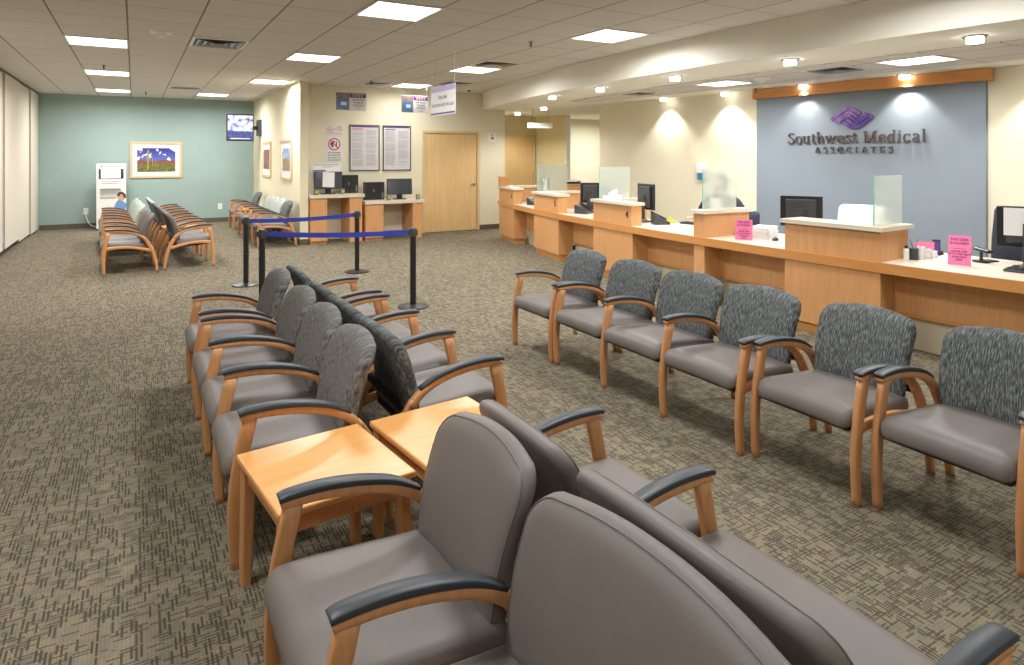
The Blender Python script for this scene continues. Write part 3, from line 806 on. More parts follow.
# ------------------------------------------------------------------ things on the desk
def monitor(x, y, face, label, z=DZ0, wd=.41, hh=.27, lift=.13, paper=None, rear=True, depth=.05, screen=None):
    """face = direction (deg) the screen looks at"""
    t = thing('computer_monitor', label, 'monitor', (x, y, z + .001), math.radians(face))
    bm = BM(); box(bm, -.02, .012, -wd/2, wd/2, lift, lift + hh, .006); finish(bm, 'housing', M['black'], t)
    bm = BM(); box(bm, .012, .014, -wd/2 + .016, wd/2 - .016, lift + .02, lift + hh - .016); s = finish(bm, 'screen', screen or M['screen'], t)
    bm = BM(); box(bm, -depth, -.02, -wd*.36, wd*.36, lift + .03, lift + hh - .03, .012); finish(bm, 'rear_shell', M['dgrey'], t)
    bm = BM(); box(bm, -depth - .02, -depth, -.045, .045, .04, lift + hh * .6, .008); cyl(bm, (-depth - .03, 0, lift + hh*.5), (-depth - .02, 0, lift + hh*.5), .035, .04, 20); finish(bm, 'stand_neck', M['dgrey'], t)
    bm = BM(); cyl(bm, (-.05, 0, 0), (-.05, 0, .012), .11, .11, 28); cyl(bm, (-.05, 0, .012), (-.055, 0, .05), .06, .03, 20); finish(bm, 'stand_base', M['black'], t, True, 40)
    if paper == 'rear':
        bm = BM(); box(bm, -depth - .003, -depth - .001, -.02, .16, lift + .09, lift + hh - .01); finish(bm, 'paper_note', M['paper'], t)
    if paper == 'side':
        bm = BM(); box(bm, -depth - .006, -depth - .002, -.17, .0, lift + .02, lift + hh - .02); finish(bm, 'paper_note', M['paper'], t)
    return t
monitor(5.68, 4.10, 28, 'black monitor seen from behind in front of the blue wall panel', wd=.385, hh=.30, lift=.15)
monitor(5.70, 6.36, -8, 'slim black monitor turned edge on, right of the tissue box counter', wd=.36, hh=.33, lift=.155)
monitor(5.93, 7.86, 52, 'black monitor seen from behind between the second and third raised counters', wd=.29, hh=.30, lift=.14)
monitor(6.30, 9.66, -5, 'black monitor with a white paper on its back by the farthest counter', wd=.33, hh=.29, lift=.17, paper='side')
monitor(5.86, 2.28, 22, 'black monitor cut by the right picture edge with paper taped on it', hh=.31, lift=.15, paper='rear', depth=.04)

def phone(x, y, rz, label):
    t = thing('desk_phone', label, 'telephone', (x, y, DZ0 + .001), math.radians(rz))
    bm = BM(); vs = box(bm, -.10, .10, -.10, .10, 0, .03, .006)
    for v in bm.verts:
        if v.co.z > .015: v.co.z += (v.co.x + .1) * .5
    finish(bm, 'phone_body', M['dgrey'], t)
    bm = BM(); box(bm, -.10, .10, -.125, -.08, .03, .06, .012)
    for v in bm.verts: v.co.z += (v.co.x + .1) * .5
    finish(bm, 'handset', M['black'], t)
    bm = BM(); box(bm, .03, .09, -.05, .07, .10, .104, .001)
    for v in bm.verts: v.co.z += (v.co.x - .03) * .4
    finish(bm, 'display', M['mgrey'], t)
    bm = BM(); box(bm, .075, .10, -.08, .08, .0, .12, .004); finish(bm, 'rest', M['dgrey'], t)
phone(5.64, 6.04, 150, 'dark desk phone on the white worktop right of the tissue box counter')
phone(5.70, 7.72, 120, 'dark desk phone with upright handset between the second and third farthest counters')
phone(5.98, 9.50, 100, 'small dark desk phone on the worktop by counter 6')

def pinksign(x, y, rz, wd, hh, lines, label, scale=1.0):
    t = thing('counter_sign', label, 'sign', (x, y, DZ0 + .002), rz, 'pink signs standing on the worktop')
    bm = BM(); vs = box(bm, -wd/2, wd/2, -.0015, .0015, 0, hh)
    sh = Matrix.Rotation(math.radians(-7), 4, 'X')
    for v in bm.verts: v.co = sh @ v.co
    finish(bm, 'sign_panel', M['pink'], t)
    bm = BM(); vs = box(bm, -wd/2, wd/2, -.001, .001, 0, hh * .8)
    sh2 = Matrix.Rotation(math.radians(14), 4, 'X')
    for v in bm.verts: v.co = Matrix.Translation((0, .004, 0)) @ (Matrix.Rotation(math.radians(-22), 4, 'X') @ v.co)
    finish(bm, 'rear_prop', M['pink'], t)
    zz = hh * .86
    for s, sz in lines:
        if s:
            m = sh @ basis((0, -.0022, zz), (1, 0, 0), (0, -1, 0))
            text(s, sz * scale, 'lettering', M['magenta'], t, m, .0004)
        zz -= sz * 1.12 * scale
LN = [('THIS DESK', .026), ('IS CLOSED', .026), ('', .010), ('~~~~~~~', .02), ('PLEASE STEP', .019), ('UP TO THE NEXT', .019), ('AVAILABLE', .019), ('DESK', .019)]
pinksign(5.287, 4.468, math.radians(-52), .165, .205, LN, 'pink closed desk sign beside the paper stack and pen cup')
pinksign(5.52, 2.61, math.radians(-74), .148, .228, LN, 'pink closed desk sign near the right picture edge')
t = thing('folded_pink_card', 'pale pink card leaning against the right side of the wide raised counter', 'card', (5.80, 3.01, DZ0 + .001), math.radians(-50))
bm = BM(); box(bm, -.07, .07, -.002, .002, 0, .12, 0, Matrix.Rotation(.12, 4, 'X')); finish(bm, 'card_front', M['pink'], t)
bm = BM(); box(bm, -.07, .07, -.002, .002, 0, .11, 0, Matrix.Translation((0, .05, 0)) @ Matrix.Rotation(.35, 4, 'X')); finish(bm, 'card_back', M['pink'], t)

def pencup(x, y, label):
    t = thing('pen_cup', label, 'pen holder', (x, y, DZ0 + .001))
    bm = BM(); cyl(bm, (0, 0, 0), (0, 0, .09), .034, .036, 24, True); finish(bm, 'cup', M['dgrey'], t, True, 40)
    return t
def pen(x, y, label, mat, dx=.02, dy=.01):
    t = thing('pen', label, 'pen', (x, y, DZ0 + .092), 0, 'pens standing in cups')
    bm = BM(); cyl(bm, (0, 0, 0), (dx, dy, .075), .0035, .0035, 8); finish(bm, 'barrel', mat, t)
    bm = BM(); cyl(bm, (dx, dy, .075), (dx * 1.12, dy * 1.12, .084), .0035, .001, 8); finish(bm, 'tip', M['steel'], t)
pencup(5.60, 4.74, 'dark pen cup beside the left pink sign'); pen(5.60, 4.75, 'thin dark pen leaning left in the cup by the left pink sign', M['ink'], -.03, .04)
pen(5.61, 4.73, 'upright pen in the cup by the left pink sign', M['mgrey'], .005, -.01)
pencup(5.505, 2.94, 'dark pen cup beside the wide raised counter, near the white bottle'); pen(5.495, 2.94, 'left pen in the cup beside the white bottle', M['mgrey'], -.01, .02)
pen(5.515, 2.93, 'right pen in the cup beside the white bottle', M['steel'], .02, -.01)
t = thing('sanitizer_bottle', 'small white bottle with a black cap by the wide raised counter', 'bottle', (5.425, 2.955, DZ0 + .001))
bm = BM(); cyl(bm, (0, 0, 0), (0, 0, .085), .021, .021, 20); cyl(bm, (0, 0, .085), (0, 0, .095), .021, .012, 20); finish(bm, 'bottle_body', M['paper'], t, True, 40)
bm = BM(); cyl(bm, (0, 0, .095), (0, 0, .118), .013, .013, 16); finish(bm, 'cap', M['black'], t, True, 40)
for i, (x, y, h, l) in enumerate([(5.59, 2.93, .10, 'tallest white paper roll beside the dark pen cup'), (5.655, 2.915, .078, 'middle white paper roll of the three behind the pen cup'), (5.72, 2.90, .06, 'lowest white paper roll of the three by the pink card')]):
    t = thing('paper_roll', l, 'paper roll', (x, y, DZ0 + .001), 0, 'white paper rolls by the raised counter')
    bm = BM(); cyl(bm, (0, 0, 0), (0, 0, h), .03, .03, 24); finish(bm, 'roll', M['paper'], t, True, 40)
    bm = BM(); cyl(bm, (0, 0, h), (0, 0, h + .002), .012, .012, 16); finish(bm, 'core', M['mgrey'], t)
t = thing('brochure_holder', 'dark holder with a purple leaflet behind the pink card', 'leaflet holder', (5.93, 2.98, DZ0 + .001), math.radians(-50))
bm = BM(); box(bm, -.03, .03, 0, .006, 0, .13); box(bm, -.03, .03, -.03, 0, 0, .006); finish(bm, 'holder', M['dgrey'], t)
bm = BM(); box(bm, -.02, .02, -.008, -.002, .007, .11); finish(bm, 'leaflet', M['purple'], t)

def papers(x, y, z, rz, n, label, w_=.22, h_=.28, th=.012, mat=None):
    t = thing('paper_stack', label, 'papers', (x, y, z), math.radians(rz))
    zz = 0
    for i in range(n):
        bm = BM(); a = random.uniform(-.12, .12); m = Matrix.Rotation(a, 4, 'Z')
        box(bm, -h_/2, h_/2, -w_/2, w_/2, zz, zz + th * .92, .001, m); zz += th
        finish(bm, 'sheaf', mat or M['paper'], t)
papers(5.62, 4.5, DZ0 + .001, 20, 6, 'stack of white papers between the left pink sign and the monitor', .2, .28, .02)
papers(5.75, 2.78, DZ0 + .001, 10, 1, 'loose white sheet on the worktop left of the right pink sign', .2, .25, .002)
papers(5.95, 5.45, DZ0 + .001, 10, 1, 'loose sheet on the worktop before the seated worker', .2, .25, .002)
t = thing('computer_mouse', 'small black mouse by the paper stack', 'mouse', (5.55, 4.3, DZ0 + .001), math.radians(30))
bm = BM(); bmesh.ops.create_uvsphere(bm, u_segments=18, v_segments=10, radius=1, matrix=Matrix.Diagonal((.055, .032, .03, 1)))
bmesh.ops.bisect_plane(bm, geom=bm.verts[:] + bm.edges[:] + bm.faces[:], plane_co=(0, 0, 0), plane_no=(0, 0, 1), clear_inner=True); finish(bm, 'shell', M['black'], t, True)
bm = BM(); cyl(bm, (.03, -.004, .024), (.03, .004, .024), .008, .008, 12); finish(bm, 'wheel', M['mgrey'], t)
def keyboard(x, y, rz, label):
    t = thing('keyboard', label, 'keyboard', (x, y, DZ0 + .001), math.radians(rz))
    bm = BM(); box(bm, -.07, .07, -.21, .21, 0, .018, .005); finish(bm, 'keyboard_base', M['dgrey'], t)
    bm = BM()
    for i in range(4):
        for j in range(14): box(bm, -.06 + i * .03, -.036 + i * .03, -.2 + j * .0285, -.177 + j * .0285, .018, .025)
    k_ = finish(bm, 'keys', M['black'], t)
keyboard(5.98, 5.76, 10, 'dark keyboard in front of the seated worker')
keyboard(5.62, 2.12, 12, 'black keyboard below the monitor at the right picture edge')
t = thing('barcode_scanner', 'black scanner head on a round stand behind the right pink sign', 'scanner', (5.84, 2.60, DZ0 + .001), math.radians(-20))
bm = BM(); cyl(bm, (0, 0, 0), (0, 0, .012), .06, .055, 28); box(bm, -.02, .14, -.03, .07, 0, .010, .003); finish(bm, 'stand_base', M['black'], t, True, 40)
bm = BM(); cyl(bm, (0, 0, .012), (0, 0, .085), .013, .011, 14); finish(bm, 'stem', M['dgrey'], t, True, 40)
bm = BM(); box(bm, -.03, .03, -.075, .06, .085, .11, .01, Matrix.Rotation(.12, 4, 'X')); finish(bm, 'scanner_head', M['black'], t)
t = thing('stapler', 'black stapler lying near the back edge of the worktop', 'stapler', (6.02, 3.02, DZ0 + .001), math.radians(60))
bm = BM(); box(bm, -.07, .07, -.018, .018, 0, .01, .003); finish(bm, 'base', M['black'], t)
bm = BM(); box(bm, -.065, .07, -.015, .015, .014, .035, .006, Matrix.Rotation(-.08, 4, 'Y')); finish(bm, 'arm', M['dgrey'], t)
t = thing('tape_dispenser', 'yellow tape dispenser on the worktop right of the desk phone', 'tape dispenser', (5.86, 6.08, DZ0 + .001), math.radians(-30))
bm = BM(); box(bm, -.06, .06, -.022, .022, 0, .03, .006); finish(bm, 'body', M['yellow'], t)
bm = BM(); cyl(bm, (-.01, -.014, .04), (-.01, .014, .04), .03, .03, 20); finish(bm, 'tape_roll', M['yellow'], t, True, 40)
t = thing('tissue_box', 'white tissue box with tissues pulled up on a raised counter', 'tissue box', (5.45, 6.735, .981), math.radians(-6))
bm = BM(); box(bm, -.125, .125, -.05, .05, 0, .045, .004); finish(bm, 'box_body', M['paper'], t)
bm = BM()
ring = [(-.075, 0), (-.03, -.03), (.03, -.028), (.07, 0), (.03, .028), (-.03, .03)]
b0 = [bm.verts.new((x, y, .045)) for x, y in ring]; b1 = [bm.verts.new((x * 1.0 + .008, y * .8, .075 + .02 * (i in (2, 3, 4)))) for i, (x, y) in enumerate(ring)]
b2 = [bm.verts.new((x * .35 + .045, y * .3, .115 + .012 * (i == 3))) for i, (x, y) in enumerate(ring)]
for a, b in ((b0, b1), (b1, b2)):
    for i in range(6): bm.faces.new((a[i], a[(i + 1) % 6], b[(i + 1) % 6], b[i]))
bm.faces.new(b2)
finish(bm, 'tissue', M['paper'], t)
t = thing('wooden_box', 'orange wooden box on the farthest counter by the hall', 'box', (5.98, 10.60, .981), math.radians(-15))
bm = BM(); box(bm, -.08, .08, -.08, .08, 0, .17, .003); finish(bm, 'box_body', M['fascia'], t)
bm = BM(); box(bm, -.085, .085, -.085, .085, .17, .185, .003); finish(bm, 'lid', M['frame'], t)
t = thing('card_stack', 'small pile of white cards on the farthest counter', 'cards', (5.93, 10.22, .981), math.radians(-15))
bm = BM(); box(bm, -.06, .06, -.09, .09, 0, .012, .001); finish(bm, 'lower_cards', M['paper'], t)
bm = BM(); box(bm, -.06, .06, -.09, .09, .0125, .024, .001, Matrix.Rotation(.1, 4, 'Z')); finish(bm, 'upper_cards', M['paper'], t)
for i, (x, y, c, l) in enumerate([(6.06, 9.74, 'magenta', 'magenta folder standing by the farthest counter'), (5.98, 7.58, 'orangebox', 'small orange carton beside the monitor between the second and third farthest counters')]):
    t = thing('small_carton', l, 'carton', (x, y, DZ0 + .001), math.radians(20))
    bm = BM(); box(bm, -.03, .03, -.04, .04, 0, .10, .003); finish(bm, 'carton_body', M[c], t)
    bm = BM(); box(bm, -.031, .031, -.041, .041, .08, .102, .003); finish(bm, 'flap', M['paper'], t)

# chairs of the staff
def staff_chair(x, y, face, mat, top, label, wide=.46, sd=0):
    t = thing('office_chair', label, 'office chair', (x, y, 0), math.radians(face))
    bm = BM()
    for k in range(5):
        a = 2 * PI * k / 5; c_, s_ = math.cos(a), math.sin(a)
        vs = box(bm, .03, .27, -.018, .018, .05, .08, .004, Matrix.Rotation(a, 4, 'Z'))
    finish(bm, 'star_base', M['black'], t)
    for k in range(5):
        a = 2 * PI * k / 5; bm = BM(); cx_, cy_ = .25 * math.cos(a), .25 * math.sin(a)
        cyl(bm, (cx_ - .02 * math.sin(a), cy_ + .02 * math.cos(a), .026), (cx_ + .02 * math.sin(a), cy_ - .02 * math.cos(a), .026), .026, .026, 16)
        finish(bm, 'caster', M['black'], t, True, 40)
    bm = BM(); cyl(bm, (0, 0, .08), (0, 0, .42 + sd), .025, .025, 16); finish(bm, 'gas_lift', M['steel'], t, True, 40)
    ol = rrect(-.23, .23, -.23, .23, .07, 5)
    finish(cushion(ol, [(.9, .42), (.02, .42), (0, .435), (0, .465), (.015, .48), (.5, .488), (.9, .488)], lambda a_, b_, z: (a_, b_, z + sd), (0, 0)), 'seat', mat, t, True, 50)
    hgt = top - .52
    ol = rrect(-wide/2, wide/2, 0, hgt, .05, 6); ol = [(a_ * (1 - .12 * max(0, b_ / hgt - .5)), b_) for a_, b_ in ol]
    finish(cushion(ol, [(.9, -.03), (.02, -.03), (0, -.015), (0, .01), (.012, .022), (.5, .03), (.9, .03)], lambda a_, b_, d: (-.22 - .12 * b_ + d - .05 * (a_ / .25) ** 2 * -1, a_, .52 + b_), (0, hgt / 2)), 'backrest', mat, t, True, 60)
    bm = BM(); box(bm, -.275, -.245, -.03, .03, .40 + sd, .62, .005); box(bm, -.26, 0, -.03, .03, .39 + sd, .415 + sd, .004); finish(bm, 'back_support', M['black'], t)
staff_chair(6.50, 4.08, 195, M['white'], 1.02, 'white office chair behind the wide raised counter')
staff_chair(6.50, 2.62, 190, M['navychair'], 1.10, 'dark navy office chair behind the monitor at the right edge')
staff_chair(6.42, 8.55, 190, M['navychair'], 1.05, 'dark office chair behind the desk between the second and third farthest counters')

# low filing cabinet behind the desk with trays on it
t = thing('filing_cabinet', 'low wooden cabinet behind the desk, seen left of the monitor', 'cabinet', (7.08, 9.95, 0), math.radians(-5))
bm = BM(); box(bm, -.25, .35, -.25, .25, .05, 1.0, .004); finish(bm, 'cabinet_body', M['desk'], t)
bm = BM(); box(bm, -.27, .37, -.27, .27, 1.0, 1.025, .004); finish(bm, 'cabinet_top', M['fascia'], t)
bm = BM(); box(bm, -.23, .33, -.23, .23, 0, .05); finish(bm, 'toe_kick', M['pan'], t)
t = thing('letter_tray', 'stack of letter trays on the low cabinet behind the desk', 'letter tray', (7.02, 9.9, 1.026), math.radians(-5))
bm = BM()
for k in range(2): box(bm, -.15, .15, -.11, .11, k * .035, k * .035 + .006); box(bm, -.15, .15, .104, .11, k * .035, k * .035 + .03)
box(bm, -.15, -.144, -.11, .11, 0, .06); box(bm, .144, .15, -.11, .11, 0, .06)
finish(bm, 'tray_frame', M['mgrey'], t)
bm = BM(); box(bm, -.13, .13, -.1, .1, .042, .056); finish(bm, 'paper_load', M['paper'], t)

# ------------------------------------------------------------------ the seated worker
def skin_body(name, joints, edges, mat, parent, root=0, sub=2):
    me = bpy.data.meshes.new(name); me.from_pydata([j[0] for j in joints], edges, [])
    o = bpy.data.objects.new(name, me); COL.objects.link(o); o.parent = parent
    m = o.modifiers.new('skin', 'SKIN'); m.use_smooth_shade = True
    for i, j in enumerate(joints):
        sv = me.skin_vertices[0].data[i]; r = j[1]; sv.radius = r if isinstance(r, tuple) else (r, r); sv.use_root = (i == root)
    s = o.modifiers.new('sub', 'SUBSURF'); s.levels = sub; s.render_levels = sub
    me.materials.append(mat); return o
t = thing('person', 'person in a dark jacket seated behind the desk, blurred by the frosted glass', 'person', (6.42, 5.74, 0), math.radians(182))
# local +x = the way the person faces
J = [((0, 0, .52), (.11, .15)), ((.01, 0, .64), (.115, .15)), ((.03, 0, .80), (.115, .165)), ((.04, 0, .945), (.10, .185)), ((.04, 0, 1.03), (.055, .08)), ((.05, 0, 1.06), (.045, .045)),
     ((.03, .215, .985), .068), ((.03, .32, .86), .052), ((.06, .35, .765), .045), ((.24, .24, .765), .034), ((.38, .13, .78), .026),
     ((.03, -.215, .985), .068), ((.03, -.32, .86), .052), ((.06, -.35, .765), .045), ((.24, -.24, .765), .034), ((.38, -.13, .78), .026),
     ((.12, .10, .50), .085), ((.42, .12, .50), .068), ((.44, .12, .30), .052), ((.42, .12, .08), .04),
     ((.12, -.10, .50), .085), ((.42, -.12, .50), .068), ((.44, -.12, .30), .052), ((.42, -.12, .08), .04)]
E_ = [(0, 1), (1, 2), (2, 3), (3, 4), (4, 5), (3, 6), (6, 7), (7, 8), (8, 9), (9, 10), (3, 11), (11, 12), (12, 13), (13, 14), (14, 15), (0, 16), (16, 17), (17, 18), (18, 19), (0, 20), (20, 21), (21, 22), (22, 23)]
body = skin_body('jacket_and_trousers', J, E_, M['jacket'], t)
def headmesh():
    bm = BM(); bmesh.ops.create_uvsphere(bm, u_segments=28, v_segments=20, radius=1)
    for v in bm.verts:
        x, y, z = v.co
        jaw = 1 - .28 * max(0, -z) ** 1.3
        v.co = Vector((x * .098 * (jaw if x > 0 else 1), y * .076 * jaw, z * .118))
        if x > .75 and abs(y) < .22 and -.35 < z < .1: v.co.x += .018 * (1 - abs(y) / .22)      # nose
        if x > .7 and .12 < abs(y) < .5 and .0 < z < .22: v.co.x -= .008                         # eye sockets
        if x > .7 and abs(y) < .35 and -.62 < z < -.5: v.co.x += .004
    for s in (-1, 1):
        bmesh.ops.create_uvsphere(bm, u_segments=10, v_segments=8, radius=1, matrix=Matrix.Translation((-.005, s * .078, -.005)) @ Matrix.Diagonal((.018, .008, .03, 1)))
    for v in bm.verts: v.co += Vector((.075, 0, 1.19))
    return bm
finish(headmesh(), 'head', M['skin'], t, True)
bm = BM(); cyl(bm, (.05, 0, 1.0), (.065, 0, 1.12), .05, .046, 20); finish(bm, 'neck', M['skin'], t, True)
bm = BM(); bmesh.ops.create_uvsphere(bm, u_segments=28, v_segments=20, radius=1)
for v in bm.verts: v.co = Vector((v.co.x * .108 - .014, v.co.y * .088, v.co.z * .126 + .012))
bmesh.ops.bisect_plane(bm, geom=bm.verts[:] + bm.edges[:] + bm.faces[:], plane_co=(.045, 0, .04), plane_no=(.85, 0, -.45), clear_outer=True)
for v in bm.verts: v.co += Vector((.075, 0, 1.19))
finish(bm, 'hair', M['hair'], t, True)
for s in (-1, 1):
    bm = BM(); bmesh.ops.create_uvsphere(bm, u_segments=12, v_segments=8, radius=.011, matrix=Matrix.Translation((.158, s * .03, 1.205))); finish(bm, 'eye', M['white'], t, True)
bm = BM(); box(bm, .148, .158, -.022, .022, 1.118, 1.126, .002); finish(bm, 'mouth', M['red'], t)
bm = BM(); prism(bm, [(0, 0), (0, 0), (0, 0)], 0, 0) if False else box(bm, .125, .155, -.085, .085, .80, 1.01, .012); finish(bm, 'shirt_front', M['shirt'], t)
for s in (-1, 1):
    w0 = Vector((.385, s * .125, .782)); J = [(tuple(w0), (.026, .018)), (tuple(w0 + Vector((.045, -s * .012, .0))), (.034, .015)), (tuple(w0 + Vector((.08, -s * .02, 0))), (.034, .013))]
    E2 = [(0, 1), (1, 2)]
    for k, ln in enumerate((.06, .07, .066, .05)):
        b = w0 + Vector((.085, -s * .02 + (k - 1.5) * .019, 0)); i = len(J)
        J += [(tuple(b), .009), (tuple(b + Vector((ln * .5, 0, .008))), .0085), (tuple(b + Vector((ln, 0, -.012))), .007)]; E2 += [(2, i), (i, i + 1), (i + 1, i + 2)]
    i = len(J); b = w0 + Vector((.02, -s * .035, 0)); J += [(tuple(b), .011), (tuple(b + Vector((.035, -s * .02, -.003))), .009), (tuple(b + Vector((.06, -s * .022, -.01))), .0075)]; E2 += [(1, i), (i, i + 1), (i + 1, i + 2)]
    skin_body('hand', J, E2, M['skin'], t, 0, 1)
    bm = BM(); box(bm, .37, .60, s * .12 - .045, s * .12 + .045, 0, .075, .03); finish(bm, 'shoe', M['black'], t, True, 50)
staff_chair(6.62, 5.74, 182, M['navychair'], .84, 'dark office chair under the seated worker', .42, -.09)

# ------------------------------------------------------------------ reception wall: blue panel, beam, sign
def wp(y, n=0.0, z=0.0):   # point on the reception wall, n metres in front
    k = Vector((-1, -.08, 0)).normalized(); return Vector((wallX(y), y, z)) + k * n
def wallslab(bm, y0, y1, n0, n1, z0, z1):
    prism(bm, [tuple(wp(y0, n0).xy), tuple(wp(y1, n0).xy), tuple(wp(y1, n1).xy), tuple(wp(y0, n1).xy)], z0, z1)
bm = BM(); wallslab(bm, 3.56, 6.41, .001, .06, 0, 2.37); tag(finish(bm, 'wall_panel', M['blue']), 'large blue grey panel on the wall behind the reception desk', 'wall panel')
bm = BM(); wallslab(bm, 3.50, 6.43, .001, .13, 2.37, 2.505); tag(finish(bm, 'wood_beam', M['beam']), 'orange wooden beam across the top of the blue grey wall panel', 'beam')

GL = {  # serif glyph strokes in a unit box (cap height 1): (points, width)
 'S': (.62, [([(.52, .80), (.47, .93), (.32, .98), (.15, .92), (.10, .76), (.18, .62), (.38, .50), (.52, .38), (.55, .22), (.46, .07), (.30, .02), (.13, .07), (.08, .22)], .09)]),
 'o': (.60, [([(.30, .65), (.14, .60), (.07, .46), (.07, .24), (.14, .07), (.30, .02), (.46, .07), (.53, .24), (.53, .46), (.46, .60), (.30, .65)], .09)]),
 'u': (.66, [([(.02, .64), (.13, .64), (.13, .18), (.20, .04), (.33, .02), (.46, .12), (.50, .20)], .09), ([(.38, .64), (.50, .64), (.50, .03), (.62, .03)], .09)]),
 't': (.42, [([(.18, .84), (.18, .14), (.25, .03), (.38, .07)], .10), ([(.02, .63), (.37, .63)], .05)]),
 'h': (.68, [([(.02, .97), (.14, .97), (.14, .03)], .10), ([(.03, .03), (.25, .03)], .05), ([(.14, .46), (.26, .62), (.40, .64), (.50, .55), (.50, .03)], .09), ([(.40, .03), (.62, .03)], .05)]),
 'w': (.92, [([(.08, .64), (.26, .04), (.44, .60), (.62, .04), (.82, .64)], .085), ([(.0, .64), (.18, .64)], .05), ([(.72, .64), (.92, .64)], .05)]),
 'e': (.58, [([(.09, .36), (.50, .36), (.49, .52), (.40, .63), (.27, .65), (.13, .58), (.07, .42), (.07, .22), (.15, .07), (.30, .02), (.44, .05), (.52, .15)], .085)]),
 's': (.50, [([(.40, .53), (.36, .63), (.24, .66), (.11, .60), (.10, .48), (.20, .38), (.34, .31), (.41, .20), (.36, .07), (.23, .02), (.10, .06), (.07, .18)], .085)]),
 'M': (1.08, [([(.16, .97), (.16, .03)], .08), ([(.88, .97), (.88, .03)], .12), ([(.18, .97), (.52, .08), (.86, .97)], .10), ([(.02, .03), (.30, .03)], .05), ([(.72, .03), (1.03, .03)], .05), ([(.02, .97), (.20, .97)], .05), ([(.86, .97), (1.03, .97)], .05)]),
 'd': (.66, [([(.48, .14), (.40, .04), (.27, .02), (.13, .08), (.07, .24), (.07, .44), (.14, .60), (.28, .65), (.42, .60), (.48, .50)], .085), ([(.37, .97), (.50, .97), (.50, .03), (.62, .03)], .10)]),
 'i': (.34, [([(.04, .64), (.16, .64), (.16, .03)], .10), ([(.04, .03), (.29, .03)], .05), ([(.11, .88), (.21, .88)], .11)]),
 'c': (.54, [([(.46, .50), (.40, .62), (.28, .65), (.14, .59), (.07, .44), (.07, .22), (.14, .07), (.28, .02), (.42, .06), (.48, .16)], .09)]),
 'a': (.58, [([(.10, .52), (.17, .62), (.30, .65), (.42, .58), (.44, .46), (.44, .03), (.55, .03)], .09), ([(.44, .40), (.22, .34), (.09, .22), (.10, .08), (.22, .02), (.36, .07), (.44, .18)], .08)]),
 'l': (.34, [([(.04, .97), (.16, .97), (.16, .03)], .10), ([(.04, .03), (.29, .03)], .05)]),
 'A': (.86, [([(.14, .03), (.42, .97)], .06), ([(.42, .97), (.70, .03)], .12), ([(.24, .36), (.60, .36)], .05), ([(.02, .03), (.27, .03)], .05), ([(.56, .03), (.84, .03)], .05)]),
 'O': (.86, [([(.42, .98), (.20, .90), (.08, .66), (.08, .34), (.20, .10), (.42, .02), (.64, .10), (.76, .34), (.76, .66), (.64, .90), (.42, .98)], .10)]),
 'C': (.78, [([(.68, .74), (.60, .92), (.42, .98), (.20, .90), (.08, .66), (.08, .34), (.20, .10), (.42, .02), (.60, .08), (.70, .25)], .10)]),
 'I': (.42, [([(.20, .97), (.20, .03)], .11), ([(.06, .97), (.34, .97)], .05), ([(.06, .03), (.34, .03)], .05)]),
 'T': (.76, [([(.37, .97), (.37, .03)], .11), ([(.04, .80), (.06, .96), (.68, .96), (.70, .80)], .06), ([(.22, .03), (.52, .03)], .05)]),
 'E': (.72, [([(.16, .97), (.16, .03)], .11), ([(.04, .97), (.60, .97), (.62, .80)], .06), ([(.16, .51), (.46, .51)], .06), ([(.04, .03), (.62, .03), (.66, .22)], .06)]),
}
def ribbon(bm, pts, wd, th, mtx, z0=0):
    P = [Vector((p[0], p[1])) for p in pts]; n = len(P); L = []; R = []
    closed = (P[0] - P[-1]).length < 1e-6
    for i, p in enumerate(P):
        a = P[i - 1] if i > 0 else (P[-2] if closed else p); b = P[i + 1] if i < n - 1 else (P[1] if closed else p)
        t1 = (p - a); t2 = (b - p)
        if t1.length < 1e-9: t1 = t2
        if t2.length < 1e-9: t2 = t1
        t1 = t1.normalized(); t2 = t2.normalized(); tt = (t1 + t2)
        tt = tt.normalized() if tt.length > .1 else t1
        nn = Vector((-tt.y, tt.x)); k = 1 / max(.45, nn.dot(Vector((-t1.y, t1.x))))
        L.append(p + nn * wd / 2 * k); R.append(p - nn * wd / 2 * k)
    def V(q, z): return bm.verts.new(mtx @ Vector((q.x, q.y, z)))
    l0 = [V(q, z0) for q in L]; r0 = [V(q, z0) for q in R]; l1 = [V(q, z0 + th) for q in L]; r1 = [V(q, z0 + th) for q in R]
    for i in range(n - 1):
        bm.faces.new((l1[i], l1[i + 1], r1[i + 1], r1[i])); bm.faces.new((l0[i], r0[i], r0[i + 1], l0[i + 1]))
        bm.faces.new((l0[i], l0[i + 1], l1[i + 1], l1[i])); bm.faces.new((r0[i], r1[i], r1[i + 1], r0[i + 1]))
    for e in (0, n - 1): bm.faces.new((l0[e], l1[e], r1[e], r0[e]))
def word(s, width, cap, y_left, zbase, sp, parent):
    tot = sum(.38 if c == ' ' else GL[c][0] + sp for c in s) - sp
    k = width / (tot * cap); u = 0
    ud = Vector((.08, -1, 0)).normalized(); nd = Vector((-1, -.08, 0)).normalized()
    o0 = wp(y_left, .072, zbase)
    for c in s:
        if c == ' ': u += .38; continue
        m = basis(o0 + ud * (u * cap * k), ud, nd) @ Matrix.Diagonal((cap * k, cap, 1, 1))
        bm = BM()
        for pts, wd in GL[c][1]: ribbon(bm, pts, wd * 1.15, .022, m)
        finish(bm, 'letter', M['letter'], parent)
        u += GL[c][0] + sp
t = thing('company_sign', 'purple woven diamond emblem over bronze letters Southwest Medical Associates', 'sign', tuple(wp(5.0, .06, 1.59)))
t_inv = Matrix.Translation(-t.location)
sgn = t
def under(parent):   # keep world placement for parts built in world coordinates
    for o in [o for o in COL.objects if o.parent == parent]: o.location = -Vector(parent.location)
word('Southwest Medical', 1.765, .148, 5.90, 1.712, .06, t)
